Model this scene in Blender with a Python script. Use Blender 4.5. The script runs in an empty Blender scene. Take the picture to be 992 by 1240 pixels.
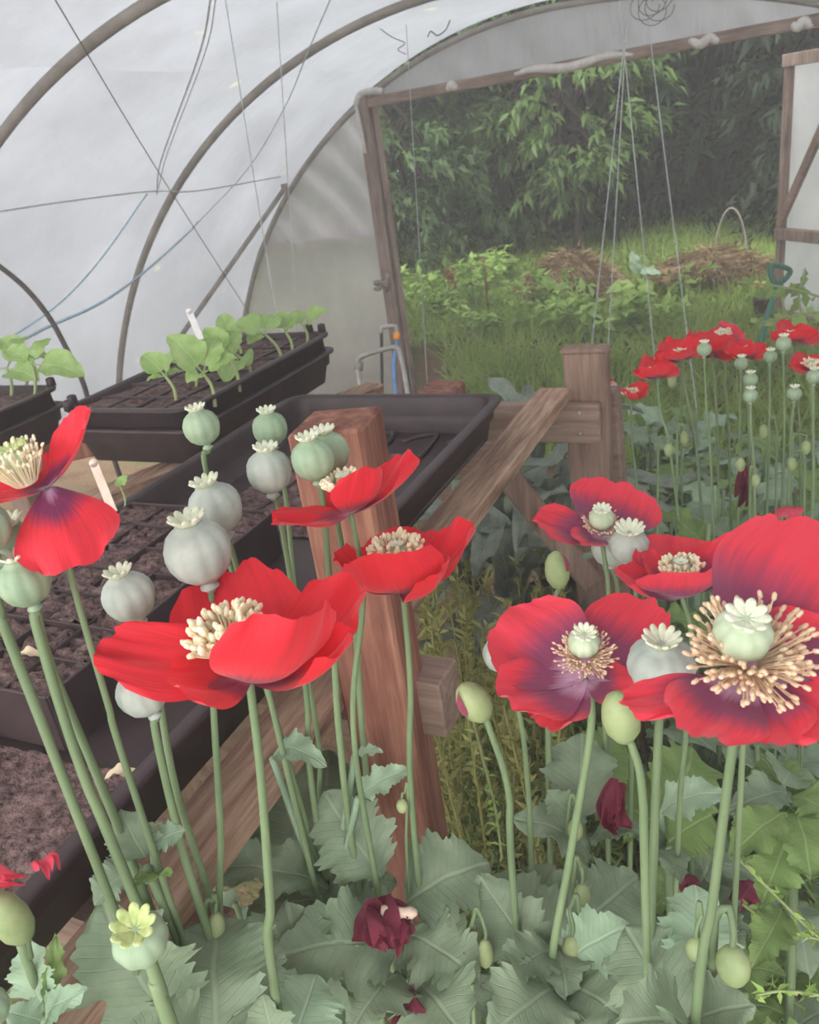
import bpy, math, random
import numpy as np
from mathutils import Vector, Matrix
PI = math.pi
SC = bpy.context.scene
COL = SC.collection
R0 = random.Random(11)

# ------------------------------------------------------------------ camera frame (photograph is 992 x 1240)
F, CX, CY, H = 1000.0, 496.0, 620.0, 1.5
def unit(v):
    v = np.array(v, float); return v / (np.linalg.norm(v) + 1e-12)
def ray_cam(px, py): return np.array([px - CX, -(py - CY), -F])
_Y = unit(ray_cam(981, 85)); _Z = unit(np.cross(_Y, ray_cam(481, 160)))
if _Z[1] < 0: _Z = -_Z
_X = np.cross(_Y, _Z)
ROT = np.array([_X, _Y, _Z])                 # camera -> world rows (x right of the tunnel, y along it, z up)
EYE = np.array([0, 0, H])
UP = np.array([0., 0, 1])
CAMDIR = -(ROT @ np.array([0, 0, -1.]))      # from the scene back to the viewer
IMX = ROT @ np.array([1., 0, 0]); IMY = ROT @ np.array([0, 1., 0])
def at(px, py, d): return EYE + ROT @ ray_cam(px, py) * (d / F)
def on_z(px, py, z):
    r = ROT @ ray_cam(px, py); return EYE + r * ((z - H) / r[2])
def on_y(px, py, y):
    r = ROT @ ray_cam(px, py); return EYE + r * (y / r[1])
def on_skin(px, py, inset=.03):
    """where a sight line meets the tunnel cover"""
    r = ROT @ ray_cam(px, py); c = np.array([-1.37, -.82]); R = 2.87 - inset; o = np.array([EYE[0], EYE[2]]) - c; d = np.array([r[0], r[2]])
    a, b, k = d @ d, o @ d, o @ o - R * R; return EYE + r * ((-b + math.sqrt(b * b - a * k)) / a)
def on_x(px, py, x):
    r = ROT @ ray_cam(px, py); return EYE + r * (x / r[0])

# ------------------------------------------------------------------ mesh builder
class MB:
    def __init__(s): s.v = []; s.f = []; s.uv = {}; s.smooth = []
    def add(s, verts, faces, smooth=True, uvs=None):
        o = len(s.v); s.v.extend([tuple(map(float, p)) for p in verts])
        for f in faces:
            s.f.append(tuple(i + o for i in f)); s.smooth.append(smooth)
        if uvs is not None:
            for i, q in enumerate(uvs): s.uv[o + i] = q
        return s
    def grid(s, P, uvs=None, closed=False, smooth=True):
        """P: rows x cols x 3"""
        nr, nc = len(P), len(P[0]); V = [p for r in P for p in r]; Fc = []
        for i in range(nr - 1):
            for j in range(nc - (0 if closed else 1)):
                k = (j + 1) % nc
                Fc.append((i * nc + j, i * nc + k, (i + 1) * nc + k, (i + 1) * nc + j))
        return s.add(V, Fc, smooth, [q for r in uvs for q in r] if uvs is not None else None)
    def tube(s, pts, rad, n=8, caps=True, flat=1.0):
        pts = [np.array(p, float) for p in pts]; m = len(pts)
        if not hasattr(rad, '__len__'): rad = [rad] * m
        t = unit(pts[1] - pts[0]); a = unit(np.cross(t, UP if abs(t[2]) < .9 else np.array([1., 0, 0])))
        V = []; U = []
        for i, p in enumerate(pts):
            t = unit(pts[min(i + 1, m - 1)] - pts[max(i - 1, 0)])
            a = unit(a - t * a.dot(t)); b = np.cross(t, a)
            for k in range(n):
                q = 2 * PI * k / n
                V.append(p + rad[i] * (a * math.cos(q) + b * flat * math.sin(q))); U.append((k / n, i / (m - 1)))
        Fc = [(i * n + k, i * n + (k + 1) % n, (i + 1) * n + (k + 1) % n, (i + 1) * n + k) for i in range(m - 1) for k in range(n)]
        if caps: Fc += [tuple(range(n - 1, -1, -1)), tuple((m - 1) * n + k for k in range(n))]
        return s.add(V, Fc, True, U)
    def box(s, c, sx, sy, sz, ax=None, bev=.0, uvlen=True):
        """oriented box with chamfered long edges; ax = three axis vectors"""
        ax = ax or (np.array([1., 0, 0]), np.array([0, 1., 0]), UP)
        c = np.array(c, float); hx, hy, hz = sx / 2, sy / 2, sz / 2
        b = min(bev, .45 * min(sx, sy, sz))
        if b <= 0:
            V = [c + ax[0] * x * hx + ax[1] * y * hy + ax[2] * z * hz for x in (-1, 1) for y in (-1, 1) for z in (-1, 1)]
            return s.add(V, [(0, 1, 3, 2), (4, 6, 7, 5), (0, 4, 5, 1), (2, 3, 7, 6), (0, 2, 6, 4), (1, 5, 7, 3)], False)
        V = []; idx = {}
        for x in (-1, 1):
            for y in (-1, 1):
                for z in (-1, 1):
                    for k in range(3):
                        q = [x * hx, y * hy, z * hz]
                        for m in range(3):
                            if m != k: q[m] -= (x, y, z)[m] * b
                        idx[(x, y, z, k)] = len(V); V.append(c + ax[0] * q[0] + ax[1] * q[1] + ax[2] * q[2])
        Fc = []
        def quad(k, sg, pts): Fc.append([idx[p] for p in pts])
        o2 = [(-1, -1), (1, -1), (1, 1), (-1, 1)]
        for sg in (-1, 1):
            Fc.append([idx[(sg, a, d, 0)] for a, d in o2]); Fc.append([idx[(a, sg, d, 1)] for a, d in o2]); Fc.append([idx[(a, d, sg, 2)] for a, d in o2])
        for a in (-1, 1):
            for d in (-1, 1):
                Fc.append([idx[(a, d, -1, 0)], idx[(a, d, 1, 0)], idx[(a, d, 1, 1)], idx[(a, d, -1, 1)]])
                Fc.append([idx[(a, -1, d, 0)], idx[(a, 1, d, 0)], idx[(a, 1, d, 2)], idx[(a, -1, d, 2)]])
                Fc.append([idx[(-1, a, d, 1)], idx[(1, a, d, 1)], idx[(1, a, d, 2)], idx[(-1, a, d, 2)]])
        for x in (-1, 1):
            for y in (-1, 1):
                for z in (-1, 1): Fc.append([idx[(x, y, z, k)] for k in range(3)])
        return s.add(V, Fc, False)
    def beam(s, p, q, w, h, up=UP, bev=.002):
        """timber from p to q, w across, h along up"""
        p = np.array(p, float); q = np.array(q, float); t = unit(q - p); a = unit(np.cross(t, up)); b = np.cross(a, t)
        return s.box((p + q) / 2, np.linalg.norm(q - p), w, h, (t, a, b), bev)
    def lathe(s, prof, base, axis, n=24, ribs=0, amp=0, caps=True):
        axis = unit(axis); a = unit(np.cross(axis, [0.31, .95, .1])); b = np.cross(axis, a); base = np.array(base, float)
        P = []
        for r, h, k in prof:
            P.append([base + axis * h + (a * math.cos(2 * PI * j / n) + b * math.sin(2 * PI * j / n)) * r * (1 + k * amp * (abs(math.cos(ribs * PI * j / n)) - .5)) for j in range(n)])
        s.grid(P, closed=True)
        if caps:
            m = len(P); o = len(s.v) - m * n
            s.f.append(tuple(o + n - 1 - k for k in range(n))); s.smooth.append(True)
            s.f.append(tuple(o + (m - 1) * n + k for k in range(n))); s.smooth.append(True)
        return s
    def build(s, name, mat, parent=None, label=None, kind=None, origin=None):
        me = bpy.data.meshes.new(name)
        V = np.array(s.v, float).reshape(-1, 3)
        org = np.array(parent['_o'][:]) if parent is not None and '_o' in parent else None
        if parent is not None:
            pl = np.array(parent.matrix_basis.translation)
            q = parent.parent
            while q is not None: pl = pl + np.array(q.matrix_basis.translation); q = q.parent
            V = V - pl
        loc = None
        if parent is None:
            o = np.array(origin) if origin is not None else np.array([V[:, 0].mean(), V[:, 1].mean(), V[:, 2].min()])
            V = V - o; loc = o
        me.from_pydata(V.tolist(), [], [list(f) for f in s.f])
        me.polygons.foreach_set('use_smooth', s.smooth)
        if s.uv:
            ul = me.uv_layers.new(name='UVMap'); li = np.empty(len(me.loops), int); me.loops.foreach_get('vertex_index', li)
            arr = np.zeros((len(s.v), 2))
            for i, q in s.uv.items(): arr[i] = q
            ul.data.foreach_set('uv', arr[li].ravel())
        me.update()
        if mat: me.materials.append(mat)
        ob = bpy.data.objects.new(name, me); COL.objects.link(ob)
        if parent is not None: ob.parent = parent
        if loc is not None: ob.location = loc
        if label: ob['label'] = label
        if kind: ob['kind'] = kind
        return ob

def tag(o, label, cat=None, group=None, kind=None):
    o['label'] = label
    if cat: o['category'] = cat
    if group: o['group'] = group
    if kind: o['kind'] = kind
    return o
def thing(name, label, cat, loc=(0, 0, 0), group=None):
    o = bpy.data.objects.new(name, None); COL.objects.link(o); o.location = [float(c) for c in loc]
    o.empty_display_size = .05
    return tag(o, label, cat, group)
def clone(root, loc, rotz=0, scale=1, label=None):
    r = root.copy(); COL.objects.link(r); r.location = [float(c) for c in loc]; r.rotation_euler = (0, 0, rotz); r.scale = (scale,) * 3
    if label: r['label'] = label
    for ch in list(root.children):
        c = ch.copy(); COL.objects.link(c); c.parent = r
        for g in list(ch.children):
            d = g.copy(); COL.objects.link(d); d.parent = c
    return r
def bez(pts, n=12):
    """smooth curve through points (Catmull-Rom)"""
    P = [np.array(p, float) for p in pts]; P = [2 * P[0] - P[1]] + P + [2 * P[-1] - P[-2]]; out = []
    for i in range(1, len(P) - 2):
        for k in range(n):
            t = k / n; a, b, c, d = P[i - 1:i + 3]
            out.append(.5 * (2 * b + (c - a) * t + (2 * a - 5 * b + 4 * c - d) * t * t + (3 * b - a - 3 * c + d) * t ** 3))
    return out + [P[-2]]

# ------------------------------------------------------------------ materials
def srgb(r, g, b): return tuple(((c / 255) / 12.92 if c / 255 <= .04045 else ((c / 255 + .055) / 1.055) ** 2.4) for c in (r, g, b)) + (1,)
def new_mat(name):
    m = bpy.data.materials.new(name); m.use_nodes = True; nt = m.node_tree; nt.nodes.clear()
    out = nt.nodes.new('ShaderNodeOutputMaterial'); return m, nt, out
def N(nt, t, **kw):
    n = nt.nodes.new(t)
    for k, v in kw.items():
        if k in n.inputs: n.inputs[k].default_value = v
        else: setattr(n, k, v)
    return n
def ramp(nt, stops):
    r = nt.nodes.new('ShaderNodeValToRGB'); e = r.color_ramp.elements
    while len(e) < len(stops): e.new(.5)
    for i, (p, c) in enumerate(stops): e[i].position = p; e[i].color = c
    return r
def simple(name, c1, c2=None, rough=.7, scale=20, stretch=(1, 1, 1), bump=.0, bscale=None, spec=.3, detail=5, transl=0, metal=0, obj_var=0, dist=0.002):
    """principled with a two colour noise, optional bump, translucency and a variation from thing to thing"""
    m, nt, out = new_mat(name); L = nt.links.new
    tc = N(nt, 'ShaderNodeTexCoord'); mp = N(nt, 'ShaderNodeMapping'); mp.inputs['Scale'].default_value = stretch
    L(tc.outputs['Object'], mp.inputs[0])
    nz = N(nt, 'ShaderNodeTexNoise', Scale=scale, Detail=detail, Roughness=.6); L(mp.outputs[0], nz.inputs['Vector'])
    rp = ramp(nt, [(.32, c1), (.68, c2 or c1)]); L(nz.outputs[0], rp.inputs[0]); col = rp.outputs[0]
    if obj_var:
        oi = N(nt, 'ShaderNodeObjectInfo'); hs = N(nt, 'ShaderNodeHueSaturation')
        mr = N(nt, 'ShaderNodeMapRange'); mr.inputs['To Min'].default_value = 1 - obj_var; mr.inputs['To Max'].default_value = 1 + obj_var
        L(oi.outputs['Random'], mr.inputs[0]); L(mr.outputs[0], hs.inputs['Value']); L(col, hs.inputs['Color']); col = hs.outputs[0]
    b = N(nt, 'ShaderNodeBsdfPrincipled', Roughness=rough, Metallic=metal); b.inputs['Specular IOR Level'].default_value = spec
    L(col, b.inputs['Base Color'])
    if bump:
        nb = N(nt, 'ShaderNodeTexNoise', Scale=bscale or scale * 2, Detail=6); L(mp.outputs[0], nb.inputs['Vector'])
        bp = N(nt, 'ShaderNodeBump', Strength=bump, Distance=dist); L(nb.outputs[0], bp.inputs['Height']); L(bp.outputs[0], b.inputs['Normal'])
    sh = b.outputs[0]
    if transl:
        tr = N(nt, 'ShaderNodeBsdfTranslucent'); L(col, tr.inputs[0]); mx = N(nt, 'ShaderNodeMixShader', Fac=transl)
        L(sh, mx.inputs[1]); L(tr.outputs[0], mx.inputs[2]); sh = mx.outputs[0]
    L(sh, out.inputs[0]); return m
def petal_mat(name, red, red2, blotch, base, b0=.12, b1=.55, spread=.32):
    m, nt, out = new_mat(name); L = nt.links.new
    uv = N(nt, 'ShaderNodeUVMap'); sp = N(nt, 'ShaderNodeSeparateXYZ'); L(uv.outputs[0], sp.inputs[0])
    # u across 0..1 (0.5 = midline), v from claw to rim
    a = N(nt, 'ShaderNodeMath', operation='SUBTRACT'); L(sp.outputs[0], a.inputs[0]); a.inputs[1].default_value = .5
    ab = N(nt, 'ShaderNodeMath', operation='ABSOLUTE'); L(a.outputs[0], ab.inputs[0])
    mu = N(nt, 'ShaderNodeMath', operation='MULTIPLY_ADD'); L(ab.outputs[0], mu.inputs[0]); mu.inputs[1].default_value = spread; L(sp.outputs[1], mu.inputs[2])
    mp = N(nt, 'ShaderNodeMapping'); mp.inputs['Scale'].default_value = (26, 2.2, 1); L(uv.outputs[0], mp.inputs[0])
    nz = N(nt, 'ShaderNodeTexNoise', Scale=1.0, Detail=4); L(mp.outputs[0], nz.inputs['Vector'])
    pm = N(nt, 'ShaderNodeMath', operation='MULTIPLY_ADD'); L(nz.outputs[0], pm.inputs[0]); pm.inputs[1].default_value = .22; L(mu.outputs[0], pm.inputs[2])
    pb = N(nt, 'ShaderNodeMath', operation='SUBTRACT'); L(pm.outputs[0], pb.inputs[0]); pb.inputs[1].default_value = .11
    rp = ramp(nt, [(0, base), (b0, base), ((b0 + b1) * .42, blotch), (b1 * .8, blotch), (b1 * 1.25, red)]); L(pb.outputs[0], rp.inputs[0])
    # fine streaks along the petal
    rs = ramp(nt, [(.3, (.84, .80, .82, 1)), (.7, (1, 1, 1, 1))]); L(nz.outputs[0], rs.inputs[0])
    mm = N(nt, 'ShaderNodeMixRGB', blend_type='MULTIPLY'); mm.inputs[0].default_value = .7; L(rp.outputs[0], mm.inputs[1]); L(rs.outputs[0], mm.inputs[2])
    b = N(nt, 'ShaderNodeBsdfPrincipled', Roughness=.55); b.inputs['Specular IOR Level'].default_value = .25
    b.inputs['Sheen Weight'].default_value = .25
    L(mm.outputs[0], b.inputs['Base Color'])
    bp = N(nt, 'ShaderNodeBump', Strength=.35, Distance=.0015); L(nz.outputs[0], bp.inputs['Height']); L(bp.outputs[0], b.inputs['Normal'])
    tr = N(nt, 'ShaderNodeBsdfTranslucent'); L(mm.outputs[0], tr.inputs[0]); mx = N(nt, 'ShaderNodeMixShader', Fac=.38)
    L(b.outputs[0], mx.inputs[1]); L(tr.outputs[0], mx.inputs[2]); L(mx.outputs[0], out.inputs[0]); return m
def leaf_mat(name, c1, c2, vein, rough=.6, obj_var=.12, veins=13, transl=.22):
    m, nt, out = new_mat(name); L = nt.links.new
    uv = N(nt, 'ShaderNodeUVMap'); sp = N(nt, 'ShaderNodeSeparateXYZ'); L(uv.outputs[0], sp.inputs[0])
    tc = N(nt, 'ShaderNodeTexCoord'); nz = N(nt, 'ShaderNodeTexNoise', Scale=38, Detail=5); L(tc.outputs['Object'], nz.inputs['Vector'])
    rp = ramp(nt, [(.3, c1), (.7, c2)]); L(nz.outputs[0], rp.inputs[0])
    a = N(nt, 'ShaderNodeMath', operation='SUBTRACT'); L(sp.outputs[0], a.inputs[0]); a.inputs[1].default_value = .5
    ab = N(nt, 'ShaderNodeMath', operation='ABSOLUTE'); L(a.outputs[0], ab.inputs[0])
    # side veins: stripes of v - 0.35|u|
    d = N(nt, 'ShaderNodeMath', operation='MULTIPLY_ADD'); L(ab.outputs[0], d.inputs[0]); d.inputs[1].default_value = -.45; L(sp.outputs[1], d.inputs[2])
    e = N(nt, 'ShaderNodeMath', operation='MULTIPLY'); L(d.outputs[0], e.inputs[0]); e.inputs[1].default_value = veins
    fr = N(nt, 'ShaderNodeMath', operation='PINGPONG'); L(e.outputs[0], fr.inputs[0]); fr.inputs[1].default_value = .5
    rv = ramp(nt, [(0, (.6, .6, .6, 1)), (.09, (0, 0, 0, 1))]); L(fr.outputs[0], rv.inputs[0])
    rm = ramp(nt, [(0, (1, 1, 1, 1)), (.012, (.9, .9, .9, 1)), (.03, (0, 0, 0, 1))]); L(ab.outputs[0], rm.inputs[0])
    mxv = N(nt, 'ShaderNodeMath', operation='MAXIMUM'); L(rv.outputs[0], mxv.inputs[0]); L(rm.outputs[0], mxv.inputs[1])
    mv = N(nt, 'ShaderNodeMath', operation='MULTIPLY'); L(mxv.outputs[0], mv.inputs[0]); mv.inputs[1].default_value = .34
    mm = N(nt, 'ShaderNodeMixRGB'); L(mv.outputs[0], mm.inputs[0]); L(rp.outputs[0], mm.inputs[1]); mm.inputs[2].default_value = vein
    oi = N(nt, 'ShaderNodeObjectInfo'); hs = N(nt, 'ShaderNodeHueSaturation')
    mr = N(nt, 'ShaderNodeMapRange'); mr.inputs['To Min'].default_value = 1 - obj_var; mr.inputs['To Max'].default_value = 1 + obj_var
    L(oi.outputs['Random'], mr.inputs[0]); L(mr.outputs[0], hs.inputs['Value']); L(mm.outputs[0], hs.inputs['Color'])
    b = N(nt, 'ShaderNodeBsdfPrincipled', Roughness=rough); b.inputs['Specular IOR Level'].default_value = .35; L(hs.outputs[0], b.inputs['Base Color'])
    bp = N(nt, 'ShaderNodeBump', Strength=.5, Distance=.0015); L(mxv.outputs[0], bp.inputs['Height']); bp.invert = True; L(bp.outputs[0], b.inputs['Normal'])
    tr = N(nt, 'ShaderNodeBsdfTranslucent'); L(hs.outputs[0], tr.inputs[0]); mx = N(nt, 'ShaderNodeMixShader', Fac=transl)
    L(b.outputs[0], mx.inputs[1]); L(tr.outputs[0], mx.inputs[2]); L(mx.outputs[0], out.inputs[0]); return m
def film_mat(name, tint, trans=.62, diff=.3, wrinkle=.3, stretch=(1, 1, 1), wscale=6, spots=False):
    """milky polythene: daylight passes through it scattered, with condensation speckle and creases"""
    m, nt, out = new_mat(name); L = nt.links.new
    tc = N(nt, 'ShaderNodeTexCoord'); mp = N(nt, 'ShaderNodeMapping'); mp.inputs['Scale'].default_value = stretch; L(tc.outputs['Object'], mp.inputs[0])
    n1 = N(nt, 'ShaderNodeTexNoise', Scale=wscale, Detail=5, Roughness=.55); L(mp.outputs[0], n1.inputs['Vector'])
    n2 = N(nt, 'ShaderNodeTexNoise', Scale=1.3, Detail=6, Roughness=.65); L(tc.outputs['Object'], n2.inputs['Vector'])
    dark = tuple(c * .72 for c in tint[:3]) + (1,)
    rp = ramp(nt, [(.3, dark), (.66, tint)]); L(n2.outputs[0], rp.inputs[0]); col = rp.outputs[0]
    if spots:
        n3 = N(nt, 'ShaderNodeTexNoise', Scale=3.1, Detail=2); L(tc.outputs['Object'], n3.inputs['Vector'])
        r3 = ramp(nt, [(.70, (0, 0, 0, 1)), (.76, (.5, .5, .5, 1))]); L(n3.outputs[0], r3.inputs[0])
        mx3 = N(nt, 'ShaderNodeMixRGB'); L(r3.outputs[0], mx3.inputs[0]); L(col, mx3.inputs[1]); mx3.inputs[2].default_value = srgb(214, 214, 150); col = mx3.outputs[0]
    bp = N(nt, 'ShaderNodeBump', Strength=wrinkle, Distance=.02); L(n1.outputs[0], bp.inputs['Height'])
    d = N(nt, 'ShaderNodeBsdfDiffuse'); L(col, d.inputs[0]); L(bp.outputs[0], d.inputs['Normal'])
    t = N(nt, 'ShaderNodeBsdfTranslucent'); L(col, t.inputs[0]); L(bp.outputs[0], t.inputs['Normal'])
    g = N(nt, 'ShaderNodeBsdfGlossy', Roughness=.28); L(bp.outputs[0], g.inputs['Normal'])
    m1 = N(nt, 'ShaderNodeMixShader', Fac=trans / (trans + diff)); L(d.outputs[0], m1.inputs[1]); L(t.outputs[0], m1.inputs[2])
    m2 = N(nt, 'ShaderNodeMixShader', Fac=.05); L(m1.outputs[0], m2.inputs[1]); L(g.outputs[0], m2.inputs[2]); L(m2.outputs[0], out.inputs[0]); return m
def wood(name, c1, c2, c3, axis=0, scale=9, rough=.8, bump=.5):
    m, nt, out = new_mat(name); L = nt.links.new
    tc = N(nt, 'ShaderNodeTexCoord'); mp = N(nt, 'ShaderNodeMapping'); s = [9., 9., 9.]; s[axis] = .7; mp.inputs['Scale'].default_value = s
    L(tc.outputs['Object'], mp.inputs[0])
    n1 = N(nt, 'ShaderNodeTexNoise', Scale=scale, Detail=7, Roughness=.65); L(mp.outputs[0], n1.inputs['Vector'])
    n2 = N(nt, 'ShaderNodeTexNoise', Scale=7, Detail=4); L(tc.outputs['Object'], n2.inputs['Vector'])
    rp = ramp(nt, [(.3, c1), (.5, c2), (.72, c3)]); L(n1.outputs[0], rp.inputs[0])
    r2 = ramp(nt, [(.35, (.62, .6, .6, 1)), (.65, (1, 1, 1, 1))]); L(n2.outputs[0], r2.inputs[0])
    mm = N(nt, 'ShaderNodeMixRGB', blend_type='MULTIPLY'); mm.inputs[0].default_value = .8; L(rp.outputs[0], mm.inputs[1]); L(r2.outputs[0], mm.inputs[2])
    b = N(nt, 'ShaderNodeBsdfPrincipled', Roughness=rough); b.inputs['Specular IOR Level'].default_value = .25; L(mm.outputs[0], b.inputs['Base Color'])
    bp = N(nt, 'ShaderNodeBump', Strength=bump, Distance=.003); L(n1.outputs[0], bp.inputs['Height']); L(bp.outputs[0], b.inputs['Normal']); L(b.outputs[0], out.inputs[0]); return m

M = {}
M['petal'] = petal_mat('scarlet_petal', srgb(236, 46, 60), srgb(210, 35, 50), srgb(158, 36, 70), srgb(196, 130, 156), .05, .40, .3)
M['petal_mauve'] = petal_mat('mauve_blotched_petal', srgb(244, 70, 88), srgb(215, 45, 66), srgb(158, 76, 112), srgb(218, 176, 202), .20, .64, .22)
M['petal_blotched'] = petal_mat('purple_based_petal', srgb(242, 54, 70), srgb(215, 40, 58), srgb(132, 50, 92), srgb(196, 150, 180), .07, .44, .5)
M['petal_dark'] = simple('wilted_petal', srgb(96, 34, 52), srgb(130, 48, 66), .7, 30, bump=.5, transl=.2)
M['petal_fallen'] = simple('fallen_petal', srgb(214, 52, 76), srgb(226, 96, 116), .6, 40, bump=.4, transl=.3)
M['stem'] = simple('poppy_stem', srgb(102, 122, 88), srgb(126, 144, 106), .55, 60, (1, 1, .15), transl=.08, obj_var=.1)
M['capsule'] = simple('glaucous_capsule', srgb(132, 154, 124), srgb(160, 178, 148), .55, 55, bump=.12, spec=.35, obj_var=.07, transl=.06)
M['capsule_grey'] = simple('grey_capsule', srgb(156, 164, 154), srgb(184, 189, 178), .55, 45, bump=.12, spec=.35, obj_var=.05, transl=.06)
M['pod'] = simple('flower_pod', srgb(164, 180, 148), srgb(194, 204, 176), .55, 55, bump=.1, spec=.3)
M['stigma'] = simple('stigma_disc', srgb(206, 214, 180), srgb(240, 238, 218), .65, 160, transl=.12)
M['stigma_green'] = simple('green_stigma_disc', srgb(166, 184, 110), srgb(214, 220, 160), .65, 160, transl=.12)
M['stamen'] = simple('stamen', srgb(248, 234, 196), srgb(252, 246, 222), .6, 200, transl=.25)
M['stamen_tan'] = simple('tan_stamen', srgb(224, 190, 154), srgb(244, 222, 192), .6, 200, transl=.25)
M['bud'] = simple('poppy_bud', srgb(126, 142, 98), srgb(154, 164, 118), .55, 50, bump=.15, obj_var=.1)
M['leaf'] = leaf_mat('glaucous_leaf', srgb(114, 134, 106), srgb(142, 158, 130), srgb(176, 188, 160))
M['leaf_pale'] = leaf_mat('pale_leaf', srgb(140, 166, 136), srgb(166, 190, 158), srgb(196, 210, 184))
M['leaf_green'] = leaf_mat('green_leaf', srgb(104, 132, 72), srgb(132, 156, 92), srgb(176, 190, 140))
M['bean_leaf'] = leaf_mat('bean_leaf', srgb(148, 180, 104), srgb(178, 204, 134), srgb(204, 218, 170), veins=7, transl=.35)
M['bean_stem'] = simple('bean_stem', srgb(150, 168, 110), srgb(174, 178, 130), .55, 60, transl=.15)
M['weed'] = simple('weed_leaf', srgb(116, 148, 72), srgb(152, 180, 96), .65, 14, transl=.3, obj_var=.18)
M['weed_light'] = simple('light_weed_leaf', srgb(146, 180, 92), srgb(182, 206, 122), .65, 14, transl=.35, obj_var=.14)
M['sprig'] = simple('yellow_green_sprig', srgb(140, 142, 82), srgb(172, 168, 106), .7, 20, transl=.25, obj_var=.15)
M['feathery'] = simple('feathery_weed', srgb(98, 122, 66), srgb(134, 152, 88), .7, 20, transl=.25, obj_var=.15)
M['grass'] = simple('grass_blades', srgb(142, 172, 84), srgb(182, 202, 116), .65, 3, transl=.35)
M['tree_leaf'] = simple('tree_leaf', srgb(60, 84, 50), srgb(88, 112, 66), .55, 4, transl=.2, obj_var=.12)
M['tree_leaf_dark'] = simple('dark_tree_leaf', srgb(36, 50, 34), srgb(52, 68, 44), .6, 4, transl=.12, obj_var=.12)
M['tree_leaf_light'] = simple('light_tree_leaf', srgb(76, 102, 54), srgb(108, 132, 72), .55, 4, transl=.25, obj_var=.1)
M['bark'] = simple('bark', srgb(40, 36, 32), srgb(62, 54, 46), .9, 12, (1, 1, .3), bump=.6)
M['kale'] = leaf_mat('kale_leaf', srgb(112, 124, 110), srgb(146, 154, 138), srgb(170, 182, 170), transl=.12)
M['straw'] = simple('straw', srgb(112, 92, 68), srgb(158, 134, 100), .9, 14)
M['soil'] = simple('potting_compost', srgb(46, 31, 31), srgb(130, 104, 100), .95, 90, bump=1.0, bscale=120, detail=9, dist=.01)
M['black'] = simple('black_plastic', srgb(50, 38, 40), srgb(66, 52, 54), .45, 14, bump=.06, spec=.28)
M['black2'] = simple('dusty_black_plastic', srgb(54, 43, 45), srgb(76, 62, 64), .5, 18, bump=.08, spec=.28)
M['rust'] = wood('red_brown_wood', srgb(108, 66, 56), srgb(144, 96, 80), srgb(184, 134, 112), 2, 8)
M['rail'] = wood('weathered_rail', srgb(108, 82, 66), srgb(168, 136, 114), srgb(206, 178, 156), 1, 10)
M['post'] = wood('brown_post', srgb(112, 90, 78), srgb(138, 114, 100), srgb(162, 138, 122), 2, 9)
M['plank'] = wood('grey_brown_plank', srgb(122, 100, 88), srgb(152, 128, 114), srgb(176, 154, 140), 0, 9)
M['frame'] = wood('door_frame_wood', srgb(112, 92, 82), srgb(150, 128, 116), srgb(176, 156, 144), 2, 8)
M['hoop'] = simple('galvanised_hoop', srgb(126, 118, 108), srgb(158, 150, 140), .55, 9, (1, 1, 1), bump=.15, spec=.4)
M['steel'] = simple('steel_pipe', srgb(150, 146, 140), srgb(184, 180, 174), .4, 30, metal=.4)
M['darkpipe'] = simple('dark_pipe', srgb(58, 52, 52), srgb(78, 70, 68), .6, 30)
M['hose'] = simple('blue_hose', srgb(92, 134, 190), srgb(120, 160, 208), .45, 30)
M['orange'] = simple('orange_connector', srgb(232, 140, 40), srgb(244, 160, 60), .5, 30)
M['label'] = simple('white_label', srgb(226, 222, 218), srgb(244, 242, 240), .5, 60)
M['label_dirty'] = simple('stained_label', srgb(196, 168, 146), srgb(230, 212, 196), .7, 26)
M['string'] = simple('string', srgb(168, 174, 174), srgb(206, 210, 208), .8, 60)
M['string_dark'] = simple('dark_string', srgb(96, 96, 92), srgb(126, 126, 120), .8, 60)
M['twine'] = simple('blue_twine', srgb(150, 190, 214), srgb(190, 214, 228), .7, 60)
M['fork_green'] = simple('green_handle', srgb(42, 104, 86), srgb(60, 124, 104), .45, 30)
M['pot'] = simple('brown_pot', srgb(74, 56, 50), srgb(96, 74, 64), .6, 30)
M['yellow_flower'] = simple('yellow_flower', srgb(206, 190, 84), srgb(226, 214, 120), .6, 60, transl=.3)
M['cloth'] = simple('cream_cloth', srgb(206, 184, 152), srgb(224, 206, 178), .8, 20, transl=.2)
M['film'] = film_mat('cover_film', (.335, .345, .365, 1), .66, .24, .5, (1, 1, 1), 5, True)
M['film_end'] = film_mat('end_film', (.99, .94, .98, 1), .60, .28, .55, (2.2, 1, .5), 7)
M['film_door'] = film_mat('door_film', (.82, .83, .84, 1), .60, .34, .3, (1, 1, 1), 8)
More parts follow.
